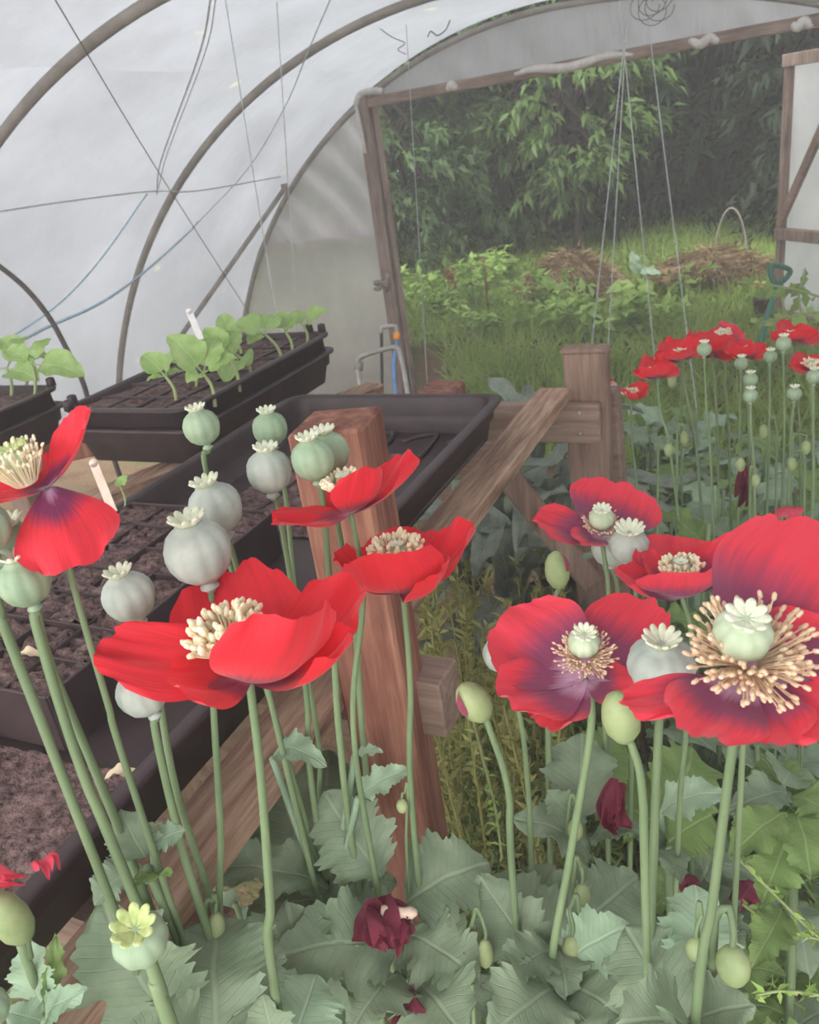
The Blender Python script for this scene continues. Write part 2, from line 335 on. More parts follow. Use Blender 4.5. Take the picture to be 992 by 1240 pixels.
# ------------------------------------------------------------------ the polytunnel shell
TC = np.array([-1.37, -.82]); TR = 2.87         # centre and radius of the hoops in x, z
A0, A1 = math.asin(.82 / TR), PI - math.asin(.82 / TR)
YB, YE = -.55, 5.5                                # back and end of the tunnel
HOOPS = [1.0, 2.5, 4.0, 5.5]
DX0, DX1, DZ = -2.64, .16, 1.70                   # door opening
RXR = 3.6                                         # the hoops are wider on the right
def arc(a, y, dr=0): return np.array([TC[0] + ((RXR if math.cos(a) > 0 else TR) + dr) * math.cos(a), y, TC[1] + (TR + dr) * math.sin(a)])
def skin(name, a, b, na=30, ny=90):
    mb = MB(); rows = []
    for i in range(ny + 1):
        y = YB + (YE + .03 - YB) * i / ny
        # the film sags a little between hoops
        near = min(abs((y - 1.0) % 1.5), 1.5 - abs((y - 1.0) % 1.5)) / .75
        rows.append([arc(a + (b - a) * j / na, y, .022 - .022 * near ** 2 + .004 * math.sin(9 * y + 5 * (a + (b - a) * j / na))) for j in range(na + 1)])
    mb.grid(rows); o = mb.build(name, M['film']); o['kind'] = 'structure'; return o
am = PI * .62
skin('wall_left', am, A1, 34)['label'] = 'milky polythene wall of the tunnel curving up on the left'
skin('ceiling', PI * .38, am, 24)['label'] = 'milky polythene roof of the tunnel'
skin('wall_right', A0, PI * .38, 30)['label'] = 'milky polythene wall of the tunnel on the right'
def inside(x):  return TC[1] + math.sqrt(max(0, TR ** 2 - ((x - TC[0]) * (TR / RXR if x > TC[0] else 1)) ** 2))
def crease(x, z):
    d = (x + 2.64) * .8 + (z - 1.7) * .55
    return .022 * math.sin(34 * d + 2 * math.sin(5 * x)) * max(0, 1 - abs(z - 1.25) / .75) + .006 * math.sin(13 * x + 4 * z)
def end_panel(x0, x1, zf0, zf1, mb, nx=46, nz=40):
    rows = []
    for i in range(nz + 1):
        r = []
        for j in range(nx + 1):
            x = x0 + (x1 - x0) * j / nx; a, b = zf0(x), max(zf0(x) + .001, zf1(x)); z = a + (b - a) * i / nz
            r.append(np.array([x, YE + .02 + crease(x, z), z]))
        rows.append(r)
    mb.grid(rows)
mb = MB()
end_panel(TC[0] - 2.72, DX0, lambda x: .84, inside, mb)
end_panel(DX1, TC[0] + 3.4, lambda x: 0, inside, mb)
o = mb.build('wall_back', M['film_end']); o['kind'] = 'structure'; o['label'] = 'creased polythene end wall around the doorway'
mb = MB(); end_panel(DX0, DX1, lambda x: DZ, inside, mb, 60, 14)
o = mb.build('trim_3', film_mat('shaded_fascia_film', (.66, .66, .69, 1), .60, .28, .6, (5, 1, .6), 7)); o['kind'] = 'structure'; o['label'] = 'polythene fascia with shade in its grey tint between the door header and the end hoop'  # film tint lowered to carry the shade of the trees behind
mb = MB(); end_panel(TC[0] - 2.75, DX0, lambda x: -.46, lambda x: .87, mb, 40, 24)
for i, v in enumerate(mb.v): mb.v[i] = (v[0], v[1] - .012, v[2])
o = mb.build('trim_1', film_mat('skirt_film', (.98, .93, .89, 1), .55, .33, .35, (1, 1, 1), 6)); o['kind'] = 'structure'; o['label'] = 'lower polythene skirt of the end wall'
mb = MB(); mb.beam((-4.02, YE + .05, .86), (DX0, YE + .05, .86), .03, .05)
o = mb.build('trim_2', M['frame']); o['kind'] = 'structure'; o['label'] = 'timber rail behind the end wall film'
# door frame: post, header with torn film folded round it
d1 = bpy.data.objects.new('door_1', None); COL.objects.link(d1); d1.location = (DX0, YE, 0); d1['kind'] = 'structure'; d1['label'] = 'timber frame of the tunnel doorway'
mb = MB(); mb.beam((DX0 - .03, YE - .03, -.45), (DX0 - .03, YE - .03, DZ + .05), .085, .07, np.array([0, 1., 0]), .006); mb.build('jamb', M['frame'], d1)
mb = MB(); mb.beam((DX0 + .035, YE + .0, -.45), (DX0 + .035, YE + .0, DZ), .028, .05, np.array([0, 1., 0]), .004); mb.build('door_stop', M['frame'], d1)
mb = MB(); mb.beam((DX1 + .04, YE - .03, 0), (DX1 + .04, YE - .03, DZ + .05), .085, .07, np.array([0, 1., 0]), .006); mb.build('jamb', M['frame'], d1)
mb = MB(); mb.beam((DX0 - .08, YE - .03, DZ + .0), (DX1 + .1, YE - .03, DZ + .035), .05, .062, UP, .006); mb.build('header', M['plank'], d1)
for k, (xa, xb) in enumerate(((-1.62, -.92), (-.62, -.46), (-.10, .0), (-2.06, -2.0))):
    mb = MB(); pts = []; n = 14
    for i in range(n + 1):
        x = xa + (xb - xa) * i / n; zz = DZ + .012 * (x - DX0) / 2.8
        pts.append((x, YE - .062, zz + .012 + .012 * math.sin(5 * i / n * 2 + k)))
    mb.tube(pts, [.010 + .016 * math.sin(PI * min(1, max(0, i / n))) ** .6 for i in range(n + 1)], 8)
    mb.build('film_roll', simple('folded_film_%d' % k, srgb(196, 186, 178), srgb(226, 220, 214), .45, 30), d1, 'pale film folded round the header')
mb = MB(); pts = bez([(-2.70, YE - .08, DZ + .0), (-2.66, YE - .075, DZ + .055), (-2.58, YE - .075, DZ + .062), (-2.5, YE - .07, DZ + .05)], 6)
mb.tube(pts, .022, 8); mb.tube(bez([(-2.70, YE - .08, DZ + .0), (-2.69, YE - .085, DZ - .15), (-2.685, YE - .08, DZ - .3)], 5), .014, 8)
mb.build('film_roll', simple('folded_film_corner', srgb(186, 178, 172), srgb(218, 212, 206), .45, 30), d1)
# knotted rag of film on the post
mb = MB(); rr = random.Random(4)
for i in range(5):
    c = np.array([-2.69, YE - .085, .57]) + np.array([rr.uniform(-.04, .04), 0, rr.uniform(-.05, .05)])
    mb.tube(bez([c, c + [rr.uniform(-.04, .04), -.03, rr.uniform(-.03, .03)], c + [rr.uniform(-.06, .06), -.01, rr.uniform(-.06, .04)]], 4), [.018] * 4 + [.014] * 4 + [.008], 7)
mb.build('knot', simple('grey_rag', srgb(126, 110, 102), srgb(170, 156, 148), .8, 40), d1, 'grey film knotted round the post')
# open door leaf
pf, ph = np.array([-.122, 6.05, 0]), np.array([.24, 5.62, 0]); hd = unit(ph - pf); L_ = np.linalg.norm(ph - pf)
# the leaf swings outwards; free edge on the left of the view
d2 = bpy.data.objects.new('door_2', None); COL.objects.link(d2); d2.location = ph; d2['kind'] = 'structure'; d2['label'] = 'open door leaf of white film on a timber frame'
nd = np.cross(hd, UP)
def on_leaf(s, z, off=0): return pf + hd * (s * L_) + UP * z + nd * off
zt = 1.60
mb = MB(); mb.beam(on_leaf(.03, .02), on_leaf(.03, zt), .05, .04, hd, .004); mb.build('stile', M['frame'], d2)
mb = MB(); mb.beam(on_leaf(.97, .02), on_leaf(.97, zt), .05, .04, hd, .004); mb.build('stile', M['frame'], d2)
for z in (zt - .03, .58, .06):
    mb = MB(); mb.beam(on_leaf(-.02, z, .012), on_leaf(1.02, z, .012), .046, .07, UP, .004); mb.build('rail', M['frame'], d2)
mb = MB(); mb.beam(on_leaf(.95, zt - .1, .03), on_leaf(.06, .64, .03), .03, .055, hd, .004); mb.build('brace', M['plank'], d2)
mb = MB(); rows = [[on_leaf(s / 16, .02 + (zt - .04) * k / 24, -.024 + .004 * math.sin(9 * s / 16 + 5 * k / 24)) for s in range(17)] for k in range(25)]
mb.grid(rows); mb.build('film', M['film_door'], d2)
mb = MB(); c = on_leaf(.02, .55, -.03)
rows = [[c + IMX * (-.055 * (1 - abs(v - .55) * 1.5) * u + .01 * math.sin(5 * v)) + UP * (.09 - .20 * v) + nd * .01 * math.sin(6 * u + 4 * v) for u in (0, .25, .5, .75, 1)] for v in np.linspace(0, 1, 8)]
mb.grid(rows); mb.build('film_flap', M['cloth'], d2, 'cream flap of film hanging off the door edge')

# ------------------------------------------------------------------ hoops
def hoop(y, r, label, a=A0, b=A1):
    mb = MB(); mb.tube([arc(a + (b - a) * i / 72, y, -.022) for i in range(73)], r, 10)
    o = mb.build('tunnel_hoop', M['hoop']); return tag(o, label, 'hoop', 'steel hoops of the polytunnel')
hoop(2.5, .021, 'thick grey steel hoop nearest the viewer, crossing the bright upper corner of the roof')
hoop(4.0, .021, 'grey steel hoop arching behind the seedling trays, middle of the three')
hoop(5.47, .019, 'grey steel hoop at the end wall framing the film above the doorway')
# slanting brace from end hoop down to the side
p1 = on_y(345, 228, 5.40); p2 = on_y(238, 380, 4.75); p3 = p2 + (p2 - p1) * .25
mb = MB(); mb.tube([p1, (p1 + p2) / 2, p2, p3], .017, 10); mb.tube([p1 - [0, 0, .03], p1 + [0, 0, .03]], .026, 10)
tag(mb.build('slanting_brace', M['hoop']), 'slanting pale brace tube meeting the end hoop left of the doorway', 'brace')
# thin dark cloche hoop on the far left
c1 = [on_y(px, py, 2.1) for px, py in ((-60, 300), (-25, 308), (0, 323), (32, 350), (60, 385), (82, 425), (100, 462), (112, 500))]
e = c1[-1]; mb = MB(); mb.tube(bez(c1 + [e + [.03, 0, -.12], e + [.05, 0, -.5]], 6), .009, 8)
tag(mb.build('cloche_hoop', M['darkpipe']), 'thin dark brown cloche hoop rising beside the left seed tray', 'hoop')

# ------------------------------------------------------------------ ground
def gz(x, y):
    z = .02 * math.sin(3.1 * x + 1.3 * y) + .015 * math.sin(5.2 * y - 2 * x)
    if x < -2.2 and y < 5.6: z -= .42 * min(1, (-2.2 - x) / .35) * min(1, max(0, (y - 2.5) / 1.5))
    if y > 5.5: z += .055 * (y - 5.5) + .03 * math.sin(1.1 * x + .8 * y)
    return z
mb = MB(); xs = np.linspace(-9, 6, 76); ys = np.linspace(-3.4, 15, 110)
mb.grid([[np.array([x, y, gz(x, y) - .02]) for x in xs] for y in ys])
m, nt, out = new_mat('earth_ground'); L = nt.links.new
tc = N(nt, 'ShaderNodeTexCoord'); n1 = N(nt, 'ShaderNodeTexNoise', Scale=2.2, Detail=7, Roughness=.7); L(tc.outputs['Object'], n1.inputs['Vector'])
rp = ramp(nt, [(.35, srgb(92, 72, 56)), (.5, srgb(120, 96, 74)), (.62, srgb(92, 104, 58))]); L(n1.outputs[0], rp.inputs[0])
n2 = N(nt, 'ShaderNodeTexNoise', Scale=40, Detail=8); L(tc.outputs['Object'], n2.inputs['Vector'])
b = N(nt, 'ShaderNodeBsdfPrincipled', Roughness=.95); b.inputs['Specular IOR Level'].default_value = .1; L(rp.outputs[0], b.inputs['Base Color'])
bp = N(nt, 'ShaderNodeBump', Strength=.8, Distance=.02); L(n2.outputs[0], bp.inputs['Height']); L(bp.outputs[0], b.inputs['Normal']); L(b.outputs[0], out.inputs[0])
o = mb.build('ground', m, origin=(0, 0, 0)); o['kind'] = 'structure'; o['label'] = 'earth floor of the tunnel running out to the meadow bank'

# ------------------------------------------------------------------ leaves as many small blades (numpy)
def blades(name, mat, P, T, W, Nn, parent=None, curl=.25):
    """one pointed, folded leaf per row: base P, vector T, width W, normal hint Nn"""
    P = np.asarray(P, float); T = np.asarray(T, float); Nn = np.asarray(Nn, float); W = np.asarray(W, float)[:, None]
    if parent is not None: P = P - np.array(parent.location)
    Ln = np.linalg.norm(T, axis=1, keepdims=True); Tn = T / Ln
    S = np.cross(Tn, Nn); S /= (np.linalg.norm(S, axis=1, keepdims=True) + 1e-9); U = np.cross(S, Tn)
    mid = P + T * .45 - U * Ln * .02; a = P + T * .42 + S * W * .5 + U * Ln * .05; b = P + T * .42 - S * W * .5 + U * Ln * .05; tip = P + T - U * Ln * curl
    n = len(P); V = np.stack([P, a, tip, b, mid], 1).reshape(-1, 3)
    i = np.arange(n)[:, None] * 5
    Fc = np.concatenate([i + [0, 1, 4], i + [1, 2, 4], i + [0, 4, 3], i + [4, 2, 3]], 1).reshape(-1, 3)
    me = bpy.data.meshes.new(name); me.vertices.add(len(V)); me.vertices.foreach_set('co', V.ravel())
    me.loops.add(Fc.size); me.loops.foreach_set('vertex_index', Fc.ravel()); me.polygons.add(len(Fc))
    me.polygons.foreach_set('loop_start', np.arange(0, Fc.size, 3)); me.polygons.foreach_set('loop_total', np.full(len(Fc), 3))
    me.update(); me.materials.append(mat); o = bpy.data.objects.new(name, me); COL.objects.link(o)
    if parent is not None: o.parent = parent
    return o
rng = np.random.default_rng(5)
def unitv(n): v = rng.normal(size=(n, 3)); return v / np.linalg.norm(v, axis=1, keepdims=True)

# ------------------------------------------------------------------ trees beyond the doorway
def tree(x, y, h, rx, ry, zlow, label, mat, sprays=120, per=22, leaf=.12, tr=.09, skew=(0, 0)):
    z0 = gz(x, y); t = thing('hedge_tree', label, 'tree', (x, y, z0), 'trees beyond the doorway')
    mb = MB(); top = np.array([x + skew[0], y + skew[1], z0 + h * .8])
    base = np.array([x, y, z0 - .1]); mb.tube(bez([base, base * .6 + top * .4 + [.1, 0, 0], top], 5), [tr * (1 - .07 * i) for i in range(11)], 8)
    ends = []
    cc = np.array([x + skew[0] * .6, y + skew[1] * .6, z0 + (h + zlow) / 2]); rz = (h - zlow) / 2
    d = unitv(sprays); rad = rng.uniform(.35, 1, (sprays, 1)) ** .5
    C = cc + d * rad * np.array([rx, ry, rz])
    for c in C[:26]:
        a = base + (top - base) * rng.uniform(.3, .95); mb.tube([a, (a + c) / 2 + [0, 0, .1], c], [.03, .018, .006], 5)
    mb.build('trunk', M['bark'], t)
    P = []; T = []; W = []; NN = []
    for c, dd in zip(C, d):
        tw = unit(np.array([dd[0], dd[1], dd[2] * .3 - .12])); ln = rng.uniform(.25, .5)
        k = rng.uniform(0, 1, per); pos = c + np.outer(k - .4, tw * ln) + rng.normal(size=(per, 3)) * .03
        az = unitv(per); v = tw * .9 + az * .75 + np.array([0, 0, -.03]); v /= np.linalg.norm(v, axis=1, keepdims=True)
        P.append(pos); T.append(v * rng.uniform(.6, 1.25, (per, 1)) * leaf); W.append(rng.uniform(.24, .36, per) * leaf); NN.append(np.array([0, 0, 1.]) + rng.normal(size=(per, 3)) * .35)
    blades('foliage', mat, np.concatenate(P), np.concatenate(T), np.concatenate(W), np.concatenate(NN), t)
    return t
tree(-3.6, 7.5, 3.4, 1.05, .8, -.1, 'dark green leafy tree close beside the doorway post', M['tree_leaf'], 260, 26, .13, .05)
tree(-2.8, 8.5, 3.4, 1.0, .8, .0, 'mid green tree with long leaves behind the left straw heap', M['tree_leaf'], 260, 26, .14, .05)
tree(-1.95, 8.0, 2.7, .85, .6, .62, 'brighter green tree with leaf sprays hanging low behind the strings', M['tree_leaf_light'], 170, 26, .14, .05)
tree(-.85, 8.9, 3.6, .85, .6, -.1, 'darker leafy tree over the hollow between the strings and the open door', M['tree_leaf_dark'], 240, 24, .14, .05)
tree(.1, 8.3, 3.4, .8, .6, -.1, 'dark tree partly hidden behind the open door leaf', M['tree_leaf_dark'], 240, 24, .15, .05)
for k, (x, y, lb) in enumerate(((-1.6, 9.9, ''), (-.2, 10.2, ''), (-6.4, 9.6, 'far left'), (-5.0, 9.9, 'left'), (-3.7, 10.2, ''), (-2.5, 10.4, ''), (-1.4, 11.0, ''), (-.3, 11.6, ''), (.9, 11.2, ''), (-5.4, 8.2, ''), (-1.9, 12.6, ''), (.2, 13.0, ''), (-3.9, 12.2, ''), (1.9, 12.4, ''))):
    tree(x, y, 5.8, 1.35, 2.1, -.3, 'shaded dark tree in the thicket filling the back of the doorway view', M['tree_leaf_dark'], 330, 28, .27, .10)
# ------------------------------------------------------------------ meadow
def grass(name, label, n, fx, hmin, hmax, mat, w=.006):
    P = []; 
    while len(P) < n:
        q = fx()
        if q is not None: P.append((q[0], q[1], gz(*q) - .02))
    P = np.array(P); T = rng.normal(size=(n, 3)) * .35; T[:, 2] = 1; T *= rng.uniform(hmin, hmax, (n, 1))
    return tag(blades(name, mat, P, T, rng.uniform(.7, 1.6, n) * w, unitv(n) * [1, 1, .1], curl=.5), label, 'grass', kind='stuff')
g = grass('grass', 'rough meadow grass on the slope outside the doorway', 30000, lambda: (rng.uniform(-4.5, 1.5), rng.uniform(5.58, 9.6)), .06, .2, M['grass'], .010)
grass('grass', 'grass growing between the poppies and the doorway', 5000, lambda: (lambda y: (rng.uniform(-.42 * y, .9), y))(rng.uniform(3.4, 5.45)), .08, .26, M['grass'], .009)
def weed(name, x, y, h, label, cat, mat, n=46, leaf=.11, group=None, spread=.5, ratio=.5, stems=5, z=None):
    z0 = gz(x, y) if z is None else z; t = thing(name, label, cat, (x, y, z0), group)
    mb = MB(); P = []; T = []; W = []; NN = []
    for s in range(stems):
        a = rng.uniform(0, 2 * PI); e = np.array([x + math.cos(a) * spread * h * rng.uniform(.2, 1), y + math.sin(a) * spread * h * rng.uniform(.2, 1), z0 + h * rng.uniform(.7, 1)])
        b = np.array([x, y, z0 - .02]) + rng.normal(size=3) * [.03, .03, 0]
        pts = bez([b, b * .5 + e * .5 + [0, 0, .05 * h], e], 4); mb.tube(pts, np.linspace(.004 + .004 * h, .002, len(pts)), 5)
        m_ = n // stems; k = rng.uniform(.15, 1, m_)
        P.append(b + np.outer(k, e - b) + np.outer(4 * k * (1 - k), [0, 0, .05 * h]) * .9)
        v = unitv(m_) * [1, 1, .4] + [0, 0, .25]; v /= np.linalg.norm(v, axis=1, keepdims=True)
        sz = leaf * rng.uniform(.6, 1.2, (m_, 1)); T.append(v * sz); W.append(sz[:, 0] * ratio * rng.uniform(.8, 1.2, m_)); NN.append(np.array([0, 0, 1.]) + rng.normal(size=(m_, 3)) * .3)
    mb.build('stem', mat, t); blades('foliage', mat, np.concatenate(P), np.concatenate(T), np.concatenate(W), np.concatenate(NN), t)
    return t
k = 0
for i in range(170):
    px, py = R0.uniform(500, 850), R0.uniform(335, 470)
    if px > 640 and py < 350 or py > 440 and R0.random() < .6 or px > 720 and R0.random() < .6: continue
    q = on_z(px, py, .12); 
    if q[1] < 5.6: continue
    weed('meadow_weed', q[0], q[1], R0.uniform(.16, .4), 'leafy green weed in the rough grass outside the doorway', 'weed', M['weed_light'] if R0.random() < .5 else M['weed'], 60, R0.uniform(.07, .12), 'meadow weeds outside the doorway')
def heap(name, label, c, rx, ry, h, seed):
    """dome of straw: lumpy mound plus loose strands"""
    rr = np.random.default_rng(seed); t = thing(name, label, 'straw heap', c); c = np.array(c)
    mb = MB(); rows = []
    for i in range(13):
        r = []
        for j in range(28):
            a = 2 * PI * j / 28; f = i / 12; R = 1 + .12 * math.sin(3 * a + seed) + .07 * math.sin(7 * a)
            r.append(c + np.array([rx * f * R * math.cos(a), ry * f * R * math.sin(a), h * (1 - f ** 1.25) + .03 * math.sin(5 * a + 9 * f) * f * 2 - .02]))
        rows.append(r)
    mb.grid(rows, closed=True); mb.build('mound', M['straw'], t)
    n = 1500; a = rr.uniform(0, 2 * PI, n); f = rr.uniform(0, 1.05, n) ** .6
    P = np.stack([c[0] + rx * f * np.cos(a), c[1] + ry * f * np.sin(a), c[2] + h * (1 - f ** 1.25)], 1)
    T = rr.normal(size=(n, 3)) * [.6, .6, .3] + np.stack([np.cos(a), np.sin(a), -.4 * np.ones(n)], 1) * .7; T = T / np.linalg.norm(T, axis=1, keepdims=True) * rr.uniform(.06, .2, (n, 1))
    s = blades('loose_straw', M['straw'], P, T, np.full(n, .01), rr.normal(size=(n, 3)), t); s['kind'] = 'stuff'
    return t
q = on_z(690, 348, .16); heap('straw_heap', 'pale brown straw heap at the foot of the dark trees', q, .42, .35, .30, 1)
q = on_z(860, 325, .22); heap('straw_heap', 'long low heap of dead stalks by the dark hollow near the open door', q, .40, .3, .15, 2)
mb = MB(); c = on_z(885, 277, .5); mb.tube([c + np.array([.13 * math.cos(a), 0, -.4 + .55 * math.sin(a)]) for a in np.linspace(0, PI, 20)], .008, 6)
tag(mb.build('wire_arch', M['hoop']), 'small grey wire arch standing in the dark hollow', 'wire arch')
# burdock with big upright leaves
# ------------------------------------------------------------------ leaf and plant shapes
def leaf_mesh(mb, base, tip, width, nrm, bend=.1, cup=.12, teeth=11, tooth=.16, lobe=.12, seed=0, nv=64, nu=9, wave=.05, shape=.8, clasp=.25):
    """broad toothed leaf from base to tip; nrm = upper face"""
    rr = random.Random(seed); base = np.array(base, float); tip = np.array(tip, float); t = tip - base; Ln = np.linalg.norm(t); T = t / Ln
    n = unit(np.array(nrm, float) - T * np.dot(nrm, T)); S = np.cross(T, n); rows = []; uvs = []
    p1, p2, p3 = rr.uniform(0, 6), rr.uniform(0, 6), rr.uniform(0, 6)
    ph = [rr.uniform(0, 1), rr.uniform(0, 1)]; tj = [[rr.uniform(.6, 1.3) for _ in range(40)] for _ in range(2)]
    for i in range(nv + 1):
        v = i / nv; env = (math.sin(PI * v ** shape) ** .62 if 0 < v < 1 else 0) ; env = max(env, clasp * (1 - v) ** 2 * 1.2 + .02)
        r = []; ur = []
        for j in range(nu):
            u = 2 * j / (nu - 1) - 1; sd = 0 if u < 0 else 1; au = abs(u)
            ft = v * teeth + ph[sd]; k = int(ft) % 40; saw = (ft % 1); saw = saw / .75 if saw < .75 else (1 - saw) / .25
            w = env * (1 + tooth * tj[sd][k] * (saw - .5) * (au ** 3) + lobe * math.sin(2 * PI * (v * 3.6 + ph[sd])) * au ** 2)
            y = v + .05 * au * au * (1 if v < .8 else .3) * (1 - v) * tooth / .16
            hgt = bend * 4 * v * (1 - v) - bend * 1.2 * v * v + cup * (au ** 1.6) * env * width / Ln + wave * au ** 2 * math.sin(2 * PI * v * 2.6 + (p1 if sd else p2)) * min(1, 4 * v) + .012 * math.sin(15 * v + 6 * u + p3)
            r.append(base + T * (y * Ln) + S * (u * w * width / 2) + n * hgt * Ln); ur.append((.5 + u * .5 * max(env, .05), v))
        rows.append(r); uvs.append(ur)
    mb.grid(rows, uvs); return mb
def stem_path(P, mids, extra=None, ground=True, n=8):
    """from pod base P through picture points (px,py[,d]) down to the ground, staying upright"""
    pts = [np.array(P, float)]
    for m in mids:
        a = pts[-1]
        if len(m) == 3: pts.append(at(*m)); continue
        r = unit(ROT @ ray_cam(m[0], m[1])); rh = r[:2]; t = np.dot(a[:2] - EYE[:2], rh) / np.dot(rh, rh); pts.append(EYE + r * t)
    if ground:
        a, b = pts[-2], pts[-1]; d = b - a; d = d / max(1e-6, -d[2]) if d[2] < -1e-4 else np.array([0, 0, -1.])
        hz = b[2] + .02
        e = b + np.array([np.clip(d[0], -.25, .25) * .5, np.clip(d[1], -.25, .25) * .5, -1]) * hz
        if extra is not None: e[:2] = extra
        pts.append(b * .5 + e * .5 + (b - e) * 0); pts.append(e)
    return bez(pts, n)
# ------------------------------------------------------------------ things outside the doorway that stand alone
def big_leaf_plant():
    b = on_z(782, 350, .2); t = thing('burdock_plant', 'burdock with big upright leaves beside the strings', 'plant', b)
    D = np.linalg.norm(b - EYE) / np.linalg.norm(ray_cam(782, 350)) * F
    mb = MB(); top = at(770, 318, D); mb.tube(bez([b - [0, 0, .1], (b + top) / 2, top], 4), .012, 6); mb.build('stem', M['weed'], t)
    for i, (bp, tp, w) in enumerate((((770, 332), (766, 303), 15), ((774, 330), (802, 330), 14), ((768, 345), (735, 352), 18), ((775, 345), (790, 352), 22), ((765, 350), (752, 368), 24))):
        mb = MB(); leaf_mesh(mb, at(*bp, D), at(*tp, D - .05), w * D / F, CAMDIR + UP, .1, .1, 6, .04, .05, i, 20, 7); mb.build('leaf', M['leaf_pale'] if i < 2 else M['weed_light'], t)
big_leaf_plant()
q = on_z(551, 392, .05); t = thing('dock_plant', 'dock plant with a rusty brown seed spike left of the straw heap', 'plant', q)
mb = MB(); mb.tube([q, q + [0, 0, .35]], .008, 6); mb.build('stem', M['weed'], t)
mb = MB(); rr = random.Random(3)
for i in range(70):
    a = q + np.array([rr.uniform(-.03, .03), rr.uniform(-.03, .03), rr.uniform(.18, .42)]); mb.tube([a, a + [rr.uniform(-.02, .02), rr.uniform(-.02, .02), .03]], [.007, .003], 5)
mb.build('seed_spike', simple('rusty_seed', srgb(126, 86, 58), srgb(160, 112, 76), .9, 30), t)
for i in range(4):
    mb = MB(); a = 1.6 * i; leaf_mesh(mb, q, q + np.array([math.cos(a) * .2, math.sin(a) * .2, .14]), .09, UP, .15, .1, 5, .03, .05, i, 18, 7); mb.build('leaf', M['weed_light'], t)
q = on_z(592, 380, .08); t = thing('red_stemmed_weed', 'dark reddish leafy weed left of the straw heap', 'plant', q)
for i in range(7):
    mb = MB(); a = .9 * i; s = q + np.array([0, 0, .06 * i]); leaf_mesh(mb, s, s + np.array([math.cos(a) * .16, math.sin(a) * .16, .05]), .09, UP, .15, .1, 5, .05, .05, i, 18, 7); mb.build('leaf', M['weed'], t)
mb = MB(); mb.tube([q, q + [0, 0, .45]], .008, 6); mb.build('stem', simple('red_stem', srgb(110, 60, 58), srgb(128, 74, 66)), t)
# garden fork with green D handle leaning by the door
Df = 4.6; hp = at(944, 330, Df); fp = at(925, 402, Df); dn = unit(fp - hp); t = thing('garden_fork', 'garden tool with a green D-shaped handle leaning near the open door', 'garden tool', fp + dn * .55)
sd = unit(np.cross(dn, CAMDIR)); 
mb = MB(); mb.tube([hp + dn * .06, hp + dn * .85], .017, 8); mb.build('shaft', M['fork_green'], t)
mb = MB(); mb.tube(bez([hp + dn * .08, hp + sd * .045 + dn * .02, hp + sd * .05 - dn * .03, hp - sd * .05 - dn * .03, hp - sd * .045 + dn * .02, hp + dn * .08], 4), .015, 8); mb.build('handle', M['fork_green'], t)
mb = MB()
for k in (-1.5, -.5, .5, 1.5): mb.tube(bez([hp + dn * .85, hp + dn * .9 + sd * k * .045, hp + dn * 1.12 + sd * k * .05], 4), .006, 6)
mb.build('tines', M['steel'], t)
# small pot of yellow flowers
z_ = on_z(922, 382, .06); t = thing('potted_flower', 'small brown pot of yellow flowers standing beyond the green-handled tool', 'potted plant', z_); k_ = 1.45
mb = MB(); mb.lathe([(.04, 0, 0), (.055, .10, 0), (.06, .10, 0), (.06, .12, 0), (.05, .12, 0), (.045, .09, 0)], z_, UP, 20); mb.build('pot', M['pot'], t)
P = z_ + np.array([0, 0, .11]) + rng.normal(size=(60, 3)) * .018; T = unitv(60) * .05 + [0, 0, .03]; blades('foliage', M['weed_light'], P, T, np.full(60, .02), unitv(60), t)
mb = MB()
for i in range(9):
    c = z_ + np.array([R0.uniform(-.06, .06), R0.uniform(-.05, .05), .16 + R0.uniform(0, .06)]); mb.lathe([(.004, 0, 0), (.018, .006, 1), (.014, .012, 1), (.003, .010, 0)], c, unit(CAMDIR + UP), 12, 5, .5)
mb.build('flower_head', M['yellow_flower'], t)
# straggling vine over the door leaf
t = thing('climbing_vine', 'straggling leafy vine crossing in front of the open door', 'vine', at(968, 430, 4.2))
for k, pts in enumerate((((1010, 365), (968, 352), (930, 345), (893, 342)), ((1000, 378), (975, 380), (950, 385), (915, 392)), ((985, 425), (975, 395), (968, 360), (975, 325)), ((960, 430), (955, 400), (950, 375), (946, 352)))):
    mb = MB(); w = bez([at(*p, 4.2 + .05 * k) for p in pts], 6); mb.tube(w, .006, 5); mb.build('stem', M['bean_stem'], t)
    n = 14; ii = rng.integers(0, len(w), n); blades('foliage', M['weed_light'] if k % 2 else M['weed'], np.array(w)[ii], unitv(n) * .06 + [0, 0, -.02], np.full(n, .045), CAMDIR + rng.normal(size=(n, 3)) * .4, t)

# ------------------------------------------------------------------ the potting bench
ZB = 1.05
bench = thing('potting_bench', 'rough timber potting bench with rails and posts holding the black trays', 'bench', (-.7, .8, 0))
mb = MB(); mb.beam((-.387, -.25, ZB - .012), (-.387, 1.40, ZB - .012), .056, .024, UP, .002); mb.build('front_rail', M['rail'], bench, 'weathered front rail')
mb = MB(); mb.beam((-1.12, .60, ZB - .03), (-.775, 1.46, ZB - .03), .05, .05, UP, .003); mb.build('back_rail', M['rail'], bench)
mb = MB(); mb.beam((-.62, .3, ZB - .03), (-.62, 1.47, ZB - .03), .075, .05, UP, .004); mb.build('middle_rail', M['rust'], bench)
mb = MB(); mb.beam((-1.75, 1.32, ZB - .085), (-.42, 1.26, ZB - .085), .05, .05, UP, .003); mb.build('cross_rail', M['plank'], bench)
mb = MB(); mb.beam((-1.75, .30, ZB - .085), (-.36, .30, ZB - .085), .05, .05, UP, .003); mb.build('cross_rail', M['plank'], bench)
mb = MB(); mb.beam((-1.55, .95, ZB - .03), (-1.12, 1.30, ZB - .03), .07, .045, UP, .003); mb.build('cross_rail', M['rust'], bench)
